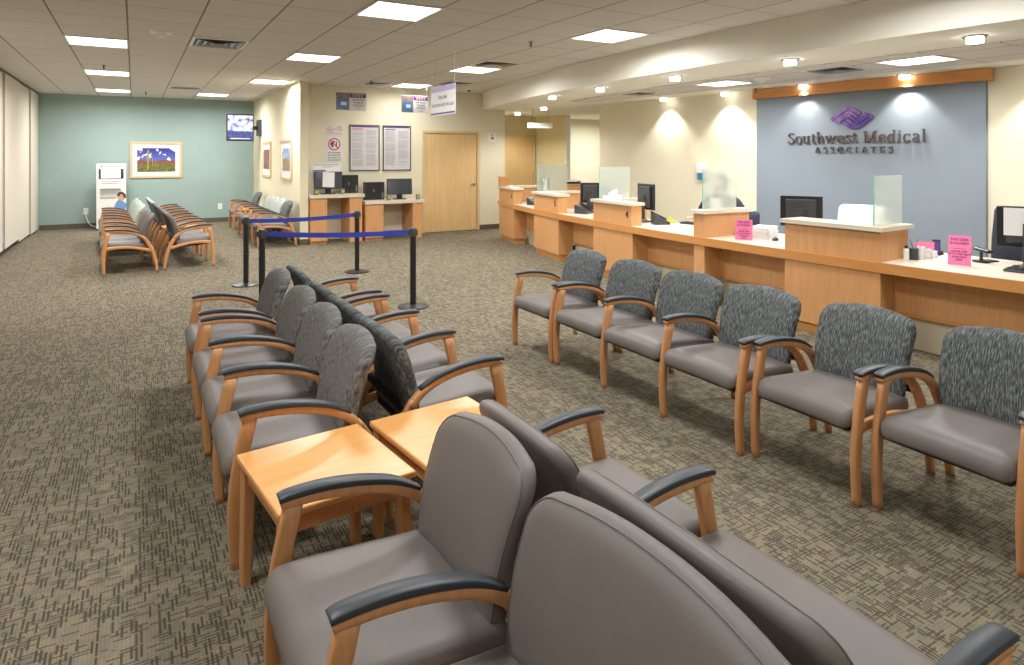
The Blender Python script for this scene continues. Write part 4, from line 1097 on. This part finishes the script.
word('ASSOCIATES', 1.0, .076, 5.507, 1.586, .52, t)
# emblem
def emblem_mat():
    k = NT('purple_emblem'); v = k.coords(); n = k.noise(v, 6, 2)
    k.col(k.ramp(n, [(.42, hexc(72, 46, 136)), (.66, hexc(150, 106, 176))])); k.rough(.3); return k.m
EM = emblem_mat()
ud = Vector((.08, -1, 0)).normalized(); nd = Vector((-1, -.08, 0)).normalized()
eb = basis(wp(5.015, .066, 2.03), ud, nd)
sc_ = .555 / 278.0
def epx(p, s): return (s * (p[0] - 464) * sc_, -s * (p[1] - 180) * sc_ * (.28 / .278 / 1.0) * (278 / 278))
A1 = [(331, 188), (360, 166), (392, 142), (420, 124), (445, 119), (470, 124), (495, 139), (518, 156)]
A2 = [(352, 198), (384, 176), (412, 158), (434, 146), (452, 145), (468, 153), (490, 170), (500, 178)]
A3 = [(374, 206), (400, 186), (424, 172), (444, 166), (456, 172), (462, 184)]
for s in (1, -1):
    for j, (Q, wd) in enumerate(((A1, 21), (A2, 19), (A3, 17))):
        P = [Vector((p[0], p[1], 0)) for p in Q]; P = spline(P, 22)
        bm = BM(); ribbon(bm, [epx(p, s) for p in P], wd * sc_, .02 - .003 * j + (.002 if s > 0 else 0), eb); finish(bm, 'emblem_band', EM, t)
bpy.context.view_layer.update()
under(t)

# hand sanitizer dispenser on the wall
p = wp(7.41, .001, 1.17)
t = thing('sanitizer_dispenser', 'white wall dispenser with a blue lower part behind the frosted screen', 'dispenser', tuple(p), math.atan2(-.08, -1))
bm = BM(); box(bm, 0, .10, -.07, .07, .10, .25, .012); finish(bm, 'housing', M['white'], t)
bm = BM(); box(bm, 0, .085, -.06, .06, 0, .10, .012); finish(bm, 'refill_pouch', M['dispblue'], t)

# ------------------------------------------------------------------ door wall
def door(name, x0, x1, y, z1, handle_right, label=None):
    t = thing(name, '', 'door', ((x0 + x1) / 2, y, 0)); del t['label']; del t['category']; t['kind'] = 'structure'
    h = (x1 - x0) / 2
    bm = BM(); box(bm, -h - .05, -h, -.02, .06, 0, z1 + .05, .004); box(bm, h, h + .05, -.02, .06, 0, z1 + .05, .004); box(bm, -h, h, -.02, .06, z1, z1 + .05, .004); finish(bm, 'door_frame', M['doorframe'], t)
    bm = BM(); box(bm, -h + .004, h - .004, .005, .05, .01, z1 - .004, .002); finish(bm, 'door_leaf', M['door'], t)
    s = 1 if handle_right else -1
    bm = BM(); cyl(bm, (s * (h - .07), .005, .95), (s * (h - .07), -.005, .95), .032, .032, 20); cyl(bm, (s * (h - .07), -.005, .95), (s * (h - .07), -.055, .95), .011, .011, 12)
    box(bm, min(s * (h - .075), s * (h - .19)), max(s * (h - .065), s * (h - .18)), -.062, -.048, .94, .962, .004); finish(bm, 'door_handle', M['chrome'], t, True, 40)
    for z in (.2, 1.0, 1.8):
        bm = BM(); cyl(bm, (-s * h, .0, z), (-s * h, .0, z + .1), .01, .01, 10); finish(bm, 'hinge', M['steel'], t)
door('door_1', DX0, DX1, 12.1, DZ, True)
door('door_2', 7.42, 8.5, 13.58, 2.02, False)

def wallframe(name, label, cat, w_, h_, org, u, n, fw, fmat, matw, art, mat_mat=None, group=None):
    """framed flat thing: local x = right, y = up, z = out of the wall"""
    t = bpy.data.objects.new(name, None); COL.objects.link(t); t['label'] = label; t['category'] = cat
    if group: t['group'] = group
    t.matrix_world = basis(org, u, n)
    bm = BM()
    for a in ((-w_/2, w_/2, h_/2 - fw, h_/2), (-w_/2, w_/2, -h_/2, -h_/2 + fw), (-w_/2, -w_/2 + fw, -h_/2 + fw, h_/2 - fw), (w_/2 - fw, w_/2, -h_/2 + fw, h_/2 - fw)):
        box(bm, a[0], a[1], a[2], a[3], .001, .026, .002)
    finish(bm, 'frame', fmat, t)
    if matw:
        bm = BM(); box(bm, -w_/2 + fw, w_/2 - fw, -h_/2 + fw, h_/2 - fw, .004, .010); finish(bm, 'mat_board', mat_mat or M['paper'], t)
    if art:
        bm = BM(); a, b = w_/2 - fw - matw, h_/2 - fw - matw; box(bm, -a, a, -b, b, .0105, .012); finish(bm, 'picture', art, t)
    return t
def picture_mat(name, kind, w_, h_):
    k = NT(name); tc = k.n.new('ShaderNodeTexCoord'); sp = k.n.new('ShaderNodeSeparateXYZ'); k.l.new(tc.outputs['Object'], sp.inputs[0])
    v = tc.outputs['Object']; X, Yc = sp.outputs[0], sp.outputs[1]
    fy = k.math('ADD', k.math('DIVIDE', Yc, h_), .5); fx = k.math('ADD', k.math('DIVIDE', X, w_), .5)
    n = k.noise(v, 9, 4); nf = k.noise(v, 45, 3)
    if kind == 'desert':
        sky = k.ramp(fy, [(.45, hexc(96, 110, 190)), (1, hexc(44, 40, 130))])
        cl = k.math('MULTIPLY', k.math('GREATER_THAN', k.noise(v, 6.5, 4), .57), k.math('GREATER_THAN', fy, .45))
        sky = k.mix(cl, sky, hexc(216, 220, 236))
        land = k.ramp(nf, [(.35, hexc(64, 74, 46)), (.5, hexc(110, 112, 56)), (.65, hexc(150, 132, 66))])
        hill = k.ramp(nf, [(.35, hexc(110, 66, 70)), (.65, hexc(146, 88, 80))])
        hz = k.math('MULTIPLY_ADD', n, .22, .38)
        c = k.mix(k.math('LESS_THAN', fy, hz), sky, hill)
        c = k.mix(k.math('LESS_THAN', fy, k.math('MULTIPLY_ADD', nf, .12, .28)), c, land)
    elif kind == 'canyon':
        c = k.ramp(n, [(.38, hexc(70, 84, 84)), (.5, hexc(128, 84, 66)), (.62, hexc(168, 104, 76))])
    else:
        sky = k.ramp(n, [(.4, hexc(84, 124, 180)), (.6, hexc(190, 204, 222))]); gr = k.ramp(nf, [(.35, hexc(120, 96, 70)), (.65, hexc(176, 146, 108))])
        c = k.mix(k.math('GREATER_THAN', fy, .52), gr, sky)
    k.col(c); k.rough(.35); return k.m
t = wallframe('framed_picture', 'framed desert photograph with a tall cactus on the teal wall', 'picture', 1.02, .80, (.435, YB - .001, 1.45), (1, 0, 0), (0, -1, 0), .045, M['frame'], .09, picture_mat('desert_photo', 'desert', .75, .53))
CACT = plain('cactus_green', hexc(150, 150, 70), .6, .15, 30)
bm = BM()
ribbon(bm, [(-.17, -.22), (-.165, .0), (-.16, .22)], .035, .002, Matrix.Translation((0, 0, .0122)))
ribbon(bm, [(-.16, .02), (-.12, .04), (-.10, .11)], .02, .002, Matrix.Translation((0, 0, .0122)))
ribbon(bm, [(-.165, .03), (-.20, .05), (-.205, .10)], .018, .002, Matrix.Translation((0, 0, .0122)))
ribbon(bm, [(-.075, -.13), (-.073, .02)], .018, .002, Matrix.Translation((0, 0, .0122)))
ribbon(bm, [(-.02, -.13), (-.02, -.01)], .016, .002, Matrix.Translation((0, 0, .0122)))
finish(bm, 'cactus', CACT, t)
wallframe('framed_picture', 'small framed reddish picture, left one on the pale partition', 'picture', 1.06, .76, (2.479, 14.78, 1.468), (0, -1, 0), (-1, 0, 0), .05, M['frame'], .12, picture_mat('canyon_print', 'canyon', .8, .45))
wallframe('framed_picture', 'small framed blue sky picture, right one on the pale partition', 'picture', 1.02, .76, (2.479, 12.68, 1.475), (0, -1, 0), (-1, 0, 0), .05, M['frame'], .12, picture_mat('field_print', 'field', .8, .45))

def poster(x0, x1, label, left_w, head):
    w_, h_ = x1 - x0, .87
    t = wallframe('framed_poster', label, 'poster', w_, h_, ((x0 + x1) / 2, 12.099, 1.695), (1, 0, 0), (0, -1, 0), .014, M['black'], .001, None, M['posterglass'])
    z = .0105
    bm = BM(); box(bm, -w_/2 + .03, w_/2 - .03, h_/2 - .045, h_/2 - .02, z, z + .001); finish(bm, 'header_band', M['purple'], t)
    bm = BM(); 
    for c0, c1 in ((-w_/2 + .05, -.02), (.02, w_/2 - .05)):
        zz = h_/2 - .10
        while zz > -h_/2 + .10:
            box(bm, c0, c1 - random.uniform(0, .04), zz - .004, zz, z, z + .0008); zz -= .0125 if random.random() > .12 else .03
    finish(bm, 'text_lines', M['inkgrey'], t)
    bm = BM(); box(bm, -w_/2 + .05, -.03, h_/2 - .085, h_/2 - .07, z, z + .001); finish(bm, 'title_line', head, t)
poster(3.503, 4.08, 'black framed notice poster with a red title, left one beside the door', .3, M['red'])
poster(4.15, 4.72, 'black framed notice poster with a purple title, next to the door', .3, M['purple'])
# small notices
t = thing('wall_notice', 'small white notice with red text above the no smoking sign', 'sign', (3.215, 12.099, 2.02))
bm = BM(); box(bm, -.165, .165, -.003, 0, -.09, .09); finish(bm, 'plate', M['paper'], t)
B = basis((0, -.0035, 0), (1, 0, 0), (0, -1, 0))
text('This is a', .032, 'lettering', M['inkgrey'], t, B @ Matrix.Translation((-.07, .06, 0)), .0005)
text('Smoke-Free', .04, 'lettering', M['red'], t, B @ Matrix.Translation((-.055, .02, 0)), .0005)
text('Facility', .04, 'lettering', M['red'], t, B @ Matrix.Translation((-.07, -.018, 0)), .0005)
bm = BM()
for z in (-.055, -.072): box(bm, -.14, .14, -.004, -.003, z, z + .007)
finish(bm, 'text_lines', M['inkgrey'], t)
def noring(bm, cx_, cz_, r, wd):
    n = 36; P = [(cx_ + r * math.cos(2 * PI * i / n), cz_ + r * math.sin(2 * PI * i / n)) for i in range(n + 1)]
    ribbon(bm, P, wd, .002, B)
    d = r * .707; ribbon(bm, [(cx_ - d, cz_ + d), (cx_ + d, cz_ - d)], wd, .002, B)
bm = BM(); noring(bm, .10, .03, .042, .008); finish(bm, 'prohibition_ring', M['red'], t)
t = thing('wall_notice', 'white notice with a red prohibition circle above the check-in counter', 'sign', (3.215, 12.099, 1.66))
bm = BM(); box(bm, -.165, .165, -.003, 0, -.235, .235); finish(bm, 'plate', M['paper'], t)
bm = BM(); noring(bm, 0, .10, .105, .02); finish(bm, 'prohibition_ring', M['red'], t)
bm = BM(); ribbon(bm, [(-.07, .10), (-.02, .13), (.0, .16)], .03, .001, B); ribbon(bm, [(-.045, .11), (-.03, .05)], .035, .001, B); ribbon(bm, [(.04, .06), (.04, .15)], .018, .001, B); finish(bm, 'pictogram', M['ink'], t)
for i, s in enumerate(['NO FIREARMS', 'OR WEAPONS', 'ALLOWED ON', 'THIS PROPERTY']):
    text(s, .036, 'lettering', M['ink'], t, B @ Matrix.Translation((0, -.06 - i * .046, 0)), .0005)
t = thing('aed_sign', 'small white sign with a red heart on the door wall by the hall', 'sign', (6.55, 12.099, 1.93))
bm = BM(); box(bm, -.09, .09, -.01, 0, -.09, .09, .004); finish(bm, 'plate', M['white'], t)
bm = BM()
hp = [(0, -.045), (.04, 0), (.038, .022), (.02, .03), (0, .016), (-.02, .03), (-.038, .022), (-.04, 0)]
B3 = basis((0, -.0105, -.012), (1, 0, 0), (0, -1, 0))
f0 = [bm.verts.new(B3 @ Vector((x, y, 0))) for x, y in hp]; f1 = [bm.verts.new(B3 @ Vector((x, y, .002))) for x, y in hp]
bm.faces.new(f1); bm.faces.new(f0)
for i in range(8): bm.faces.new((f0[i], f0[(i + 1) % 8], f1[(i + 1) % 8], f1[i]))
finish(bm, 'heart', M['red'], t)
text('AED', .04, 'lettering', M['ink'], t, basis((0, -.0108, .05), (1, 0, 0), (0, -1, 0)), .0008)
t = thing('hall_sign', 'white rectangular sign hanging from the low ceiling in the hall', 'sign', (7.3, 11.4, 2.12))
bm = BM(); box(bm, -.31, .31, -.012, .012, 0, .11, .004); finish(bm, 'panel', M['white'], t)
bm = BM()
for x in (-.2, .2): cyl(bm, (x, 0, .11), (x, 0, LZ - 2.12), .004, .004, 8)
finish(bm, 'hanger', M['steel'], t)
text('Restrooms', .06, 'lettering', M['inkgrey'], t, basis((0, -.0125, .055), (1, 0, 0), (0, -1, 0)), .0005)

# hanging signs
def checkin_sign(x0, x1, y, label):
    w_ = x1 - x0; z0, z1 = 2.33, 2.65
    t = thing('hanging_sign', label, 'hanging sign', ((x0 + x1) / 2, y, z0), 0, 'self service check in signs')
    h = z1 - z0
    bm = BM(); box(bm, -w_/2, w_/2, -.002, .002, 0, h); finish(bm, 'panel', M['paper'], t)
    bm = BM()
    for s in (-1, 1): cyl(bm, (s * w_ * .46, 0, h), (s * w_ * .46, 0, CZ - z0), .0015, .0015, 6)
    finish(bm, 'wire', M['white'], t)
    bm = BM(); box(bm, -w_/2 + .005, -.03, -.0035, -.002, .01, h - .01)
    finish(bm, 'photo', plain('kiosk_photo_grey', hexc(140, 120, 120), .5, .3, 14), t)
    bm = BM(); ribbon(bm, [(-.225, .03), (-.20, .16)], .03, .001, basis((0, -.0036, 0), (1, 0, 0), (0, -1, 0)))
    m = Matrix.Shear('XZ', 4, (0, 0)) ; box(bm, -w_/2 + .04, -.06, -.005, -.0036, .03, h * .62); finish(bm, 'photo_screen', plain('photo_screen_blue', hexc(60, 130, 190), .4, .15, 12), t)
    bm = BM(); box(bm, -w_/2 + .09, -.085, -.0062, -.0052, .09, .15); finish(bm, 'photo_label', M['paper'], t)
    bm = BM(); box(bm, -.025, w_/2 - .005, -.0035, -.002, h - .09, h - .01); finish(bm, 'purple_band', M['purple'], t)
    B_ = basis((w_/4 - .01, -.0037, 0), (1, 0, 0), (0, -1, 0))
    bm = BM()
    for i in range(4): box(bm, .03 + i * .05, .055 + i * .05, -.005, -.0036, h - .072, h - .042)
    box(bm, .0, w_/2 - .03, -.005, -.0036, h - .034, h - .022)
    finish(bm, 'band_marks', M['frame'], t)
    text('Self Service', .045, 'lettering', M['ink'], t, B_ @ Matrix.Translation((0, .195, 0)), .0005)
    text('Check In', .045, 'lettering', M['ink'], t, B_ @ Matrix.Translation((0, .145, 0)), .0005)
    bm = BM()
    for z, k in ((.10, .1), (.075, .085), (.03, .04)): box(bm, w_/4 - .01 - k, w_/4 - .01 + k, -.004, -.0036, z, z + .01)
    finish(bm, 'text_lines', M['inkgrey'], t)
checkin_sign(3.0, 3.54, 11.2, 'hanging sign with a blue screen photo, left one over the check-in counters')
checkin_sign(4.19, 4.71, 11.2, 'hanging sign with a blue screen photo, next to the large welcome sign')
t = thing('welcome_sign', 'large white hanging sign with lilac top and purple bottom band', 'hanging sign', (3.03, 6.77, 2.01))
bm = BM(); box(bm, -.003, .003, -.335, .335, 0, .335); finish(bm, 'panel', M['paper'], t)
bm = BM()
for s in (-1, 1): cyl(bm, (0, s * .31, .335), (0, s * .31, CZ - 2.01), .0015, .0015, 6)
finish(bm, 'wire', M['white'], t)
bm = BM(); box(bm, -.005, -.003, -.33, .33, .27, .33); finish(bm, 'lilac_band', M['lilac'], t)
bm = BM(); box(bm, -.005, -.003, -.33, .33, .012, .03); finish(bm, 'purple_band', M['purple'], t)
B_ = basis((-.0045, 0, 0), (0, -1, 0), (-1, 0, 0))
text('WELCOME', .05, 'lettering', M['inkgrey'], t, B_ @ Matrix.Translation((0, .20, 0)), .0006)
text('PLEASE WAIT HERE TO BE CALLED', .05, 'lettering', M['inkgrey'], t, B_ @ Matrix.Translation((0, .115, 0)), .0006, sx=.78)

# ------------------------------------------------------------------ check-in counters
def ckcounter(x0, x1, zt, label, door_w, rp):
    t = thing('check_in_counter', label, 'counter', (x0, 11.5, 0), 0, 'low check-in counters against the door wall')
    W_ = x1 - x0
    bm = BM(); box(bm, 0, W_, -.03, .588, zt - .06, zt, .004); finish(bm, 'stone_top', M['slab'], t)
    bm = BM(); box(bm, .01, door_w, .02, .585, .04, zt - .06); finish(bm, 'cabinet_body', M['desk'], t)
    bm = BM(); box(bm, .018, door_w - .008, .0, .02, .05, zt - .068, .002); d = finish(bm, 'cabinet_door', M['desk'], t)
    bm = BM(); tube(bm, [(door_w - .04, .0, zt - .26), (door_w - .04, -.025, zt - .25), (door_w - .04, -.025, zt - .14), (door_w - .04, 0, zt - .13)], .004, 8); finish(bm, 'handle', M['steel'], d, True)
    bm = BM(); box(bm, .02, door_w - .01, .04, .58, 0, .04); finish(bm, 'toe_kick', M['desk'], t)
    bm = BM(); box(bm, rp, W_ - .04, .0, .585, 0, zt - .06, .002); finish(bm, 'end_panel', M['desk'], t)
    bm = BM(); box(bm, door_w, rp, .56, .585, .10, zt - .06); finish(bm, 'back_panel', M['trimwall'], t)
ckcounter(2.63, 3.60, .86, 'taller check-in counter beside the pale partition end', .31, .70)
ckcounter(3.61, 4.76, .72, 'lower check-in counter beside the wooden door', .36, .92)

def ckpc(x, y, z, face, wd, hh, lift, label, note=False, top=False):
    t = thing('computer_monitor', label, 'monitor', (x, y, z + .001), face)
    tl = Matrix.Translation((0, 0, lift)) @ Matrix.Rotation(-.12, 4, 'X')
    bm = BM(); box(bm, -wd/2, wd/2, -.015, .02, 0, hh, .006, tl); finish(bm, 'housing', M['black'], t)
    bm = BM(); box(bm, -wd/2 + .02, wd/2 - .02, -.0175, -.015, .02, hh - .02, 0, tl); finish(bm, 'screen', M['screen'], t)
    if note: bm = BM(); box(bm, -.11, .10, -.020, -.0175, .03, hh - .01, 0, tl @ Matrix.Rotation(.06, 4, 'Y')); finish(bm, 'taped_paper', M['paper'], t)
    if top:
        bm = BM(); box(bm, -wd/2 - .02, wd/2 - .01, -.012, -.006, hh, hh + .15, 0, tl); hd = finish(bm, 'header_card', M['paper'], t)
        bm = BM(); box(bm, -wd/2 - .018, -.04, -.0135, -.012, hh + .004, hh + .03, 0, tl); finish(bm, 'card_stripe', M['purple'], hd)
        bm = BM(); box(bm, -wd/2, wd/2 - .05, -.0135, -.012, hh + .115, hh + .13, 0, tl); box(bm, -.08, .08, -.0135, -.012, hh + .08, hh + .093, 0, tl); finish(bm, 'card_lines', M['inkgrey'], hd)
    bm = BM(); box(bm, -.05, .05, .01, .04, .012, lift + .06, .005); finish(bm, 'stand_neck', M['black'], t)
    bm = BM(); box(bm, -.12, .12, -.07, .09, 0, .014, .006); finish(bm, 'stand_base', M['black'], t)
ckpc(3.01, 11.72, .86, 0, .50, .31, .09, 'touch screen monitor with a taped paper and a header card', True, True)
ckpc(4.36, 11.74, .72, math.radians(-8), .48, .30, .09, 'black monitor on the lower check-in counter')
def tower(x, y, z, label, w_=.30, h_=.33):
    t = thing('computer_tower', label, 'computer', (x, y, z + .001), 0, 'black computer towers on the check-in counters')
    bm = BM(); box(bm, -w_/2, w_/2, -.05, .12, 0, h_, .005); finish(bm, 'case', M['black'], t)
    bm = BM(); box(bm, w_/2 - .05, w_/2 - .02, -.053, -.05, .03, .14); box(bm, -.04, -.01, -.053, -.05, h_ * .45, h_ * .6); finish(bm, 'stickers', M['mgrey'], t)
tower(3.43, 11.85, .86, 'black computer tower on the taller check-in counter'); tower(3.90, 11.85, .72, 'black computer tower on the lower check-in counter', .36, .33)
for x, z, l in ((2.76, .86, 'left small speaker on the taller check-in counter'), (3.22, .86, 'right small speaker on the taller check-in counter'), (4.08, .72, 'left small speaker on the lower check-in counter'), (4.66, .72, 'right small speaker on the lower check-in counter')):
    t = thing('small_speaker', l, 'speaker', (x, 11.56, z + .001), 0, 'little speakers beside the check-in screens')
    bm = BM(); box(bm, -.038, .038, -.03, .03, 0, .095, .01); finish(bm, 'speaker_body', M['mgrey'], t)
    bm = BM(); cyl(bm, (0, -.034, .05), (0, -.03, .05), .027, .03, 20); finish(bm, 'cone', M['amber'], t, True, 40)

# ------------------------------------------------------------------ television, kiosk, outlets
def tv_mat():
    k = NT('television_picture'); tc = k.n.new('ShaderNodeTexCoord'); sp = k.n.new('ShaderNodeSeparateXYZ'); k.l.new(tc.outputs['Object'], sp.inputs[0])
    n = k.noise(tc.outputs['Object'], 9, 4)
    up = k.ramp(n, [(.35, hexc(70, 64, 120)), (.48, hexc(190, 190, 224)), (.62, hexc(226, 230, 246))])
    low = k.ramp(k.noise(tc.outputs['Object'], 30, 2), [(.4, hexc(46, 54, 110)), (.6, hexc(84, 92, 160))])
    c = k.mix(k.math('LESS_THAN', sp.outputs[2], -.08), up, low)
    k.col((0, 0, 0, 1)); k.l.new(c, k.b.inputs['Emission Color']); k.b.inputs['Emission Strength'].default_value = 1.0
    return k.m
t = thing('television', 'wall mounted television showing a bluish room picture in the teal corner', 'television', (2.04, 15.5, 2.17), math.radians(4))
bm = BM(); box(bm, -.285, .285, 0, .06, -.30, .30, .01); finish(bm, 'housing', M['black'], t)
bm = BM(); box(bm, -.262, .262, -.004, 0, -.27, .27); finish(bm, 'screen', tv_mat(), t)
bm = BM(); box(bm, -.2, .2, -.006, -.004, -.255, -.235); finish(bm, 'caption_bar', M['paper'], t)
bm = BM(); box(bm, .05, .40, .08, .12, -.04, .04, .005); box(bm, .38, .43, -.10, .2, -.18, .18, .005); box(bm, -.1, .1, .06, .08, -.1, .1); finish(bm, 'wall_bracket', M['dgrey'], t)

t = thing('health_kiosk', 'white upright kiosk with a screen and a slot shelf at the teal wall', 'kiosk', (-.41, 15.9, 0))
bm = BM(); box(bm, -.265, .265, 0, .35, .03, 1.375, .01); finish(bm, 'cabinet', M['white'], t)
bm = BM(); box(bm, -.25, .25, .02, .33, 0, .03); finish(bm, 'plinth', M['pan'], t)
bm = BM(); box(bm, -.22, .22, -.008, 0, 1.07, 1.27, .003); finish(bm, 'screen_bezel', M['dgrey'], t)
bm = BM(); box(bm, -.18, .165, -.010, -.008, 1.08, 1.26); finish(bm, 'screen', emis('kiosk_screen_glow', hexc(214, 230, 240), .8), t)
bm = BM(); box(bm, -.19, .17, -.05, 0, .86, .885, .004); finish(bm, 'shelf', M['white'], t)
bm = BM(); box(bm, -.19, .17, -.004, 0, .68, .85, 0); finish(bm, 'slot_panel', M['mgrey'] if False else plain('kiosk_pale_grey', hexc(206, 206, 204), .5, .03), t)
bm = BM(); box(bm, -.17, .14, -.002, 0, 1.00, 1.012); box(bm, -.2, .08, -.006, -.004, .66, .68); finish(bm, 'print_lines', M['inkgrey'], t)
bm = BM(); box(bm, -.17, .15, -.002, 0, .965, .975); finish(bm, 'red_print_line', M['red'], t)
text('UnitedHealthcare', .045, 'lettering', M['inkgrey'], t, basis((.03, -.001, 1.325), (1, 0, 0), (0, -1, 0)), .001)
bm = BM(); box(bm, -.175, -.155, -.002, 0, 1.305, 1.345); finish(bm, 'shield_mark', M['purple'], t)
# printed figure on the kiosk front
Bk = basis((0, -.0012, 0), (1, 0, 0), (0, -1, 0))
def disc(bm, cx_, cz_, rx, rz_, d=.001, n=24):
    f0 = [bm.verts.new(Bk @ Vector((cx_ + rx * math.cos(2*PI*i/n), cz_ + rz_ * math.sin(2*PI*i/n), d))) for i in range(n)]; bm.faces.new(f0)
bm = BM(); ribbon(bm, [(.13, .40), (.18, .53), (.22, .58)], .20, .001, Bk); finish(bm, 'printed_scrubs', plain('scrub_blue_print', hexc(110, 150, 206), .5, .05), t)
bm = BM(); disc(bm, .18, .68, .06, .085, .003); finish(bm, 'printed_face', M['skin'], t)
bm = BM(); ribbon(bm, [(.12, .70), (.14, .755), (.19, .77), (.235, .73), (.245, .66)], .045, .001, Bk, .0035); finish(bm, 'printed_hair', M['hair'], t)
for x, l in ((-.888, 'white wall outlet with a plugged cable left of the kiosk'), (1.741, 'white wall outlet on the teal wall by the corner chairs')):
    t = thing('wall_outlet', l, 'outlet', (x, YB - .001, .36))
    bm = BM(); box(bm, -.045, .045, -.008, 0, -.07, .07, .003); finish(bm, 'cover_plate', M['white'], t)
    bm = BM(); box(bm, -.018, .018, -.011, -.008, .012, .045, .002); box(bm, -.018, .018, -.011, -.008, -.045, -.012, .002); finish(bm, 'socket', M['paper'], t)
bm = BM(); tube(bm, spline([Vector(p) for p in ((-.888, 16.575, .33), (-.87, 16.5, .22), (-.80, 16.42, .08), (-.68, 16.32, .03))], 14), .008, 8)
tag(finish(bm, 'power_cable', M['white'], None, True), 'white power cable hanging from the outlet to the kiosk', 'cable')
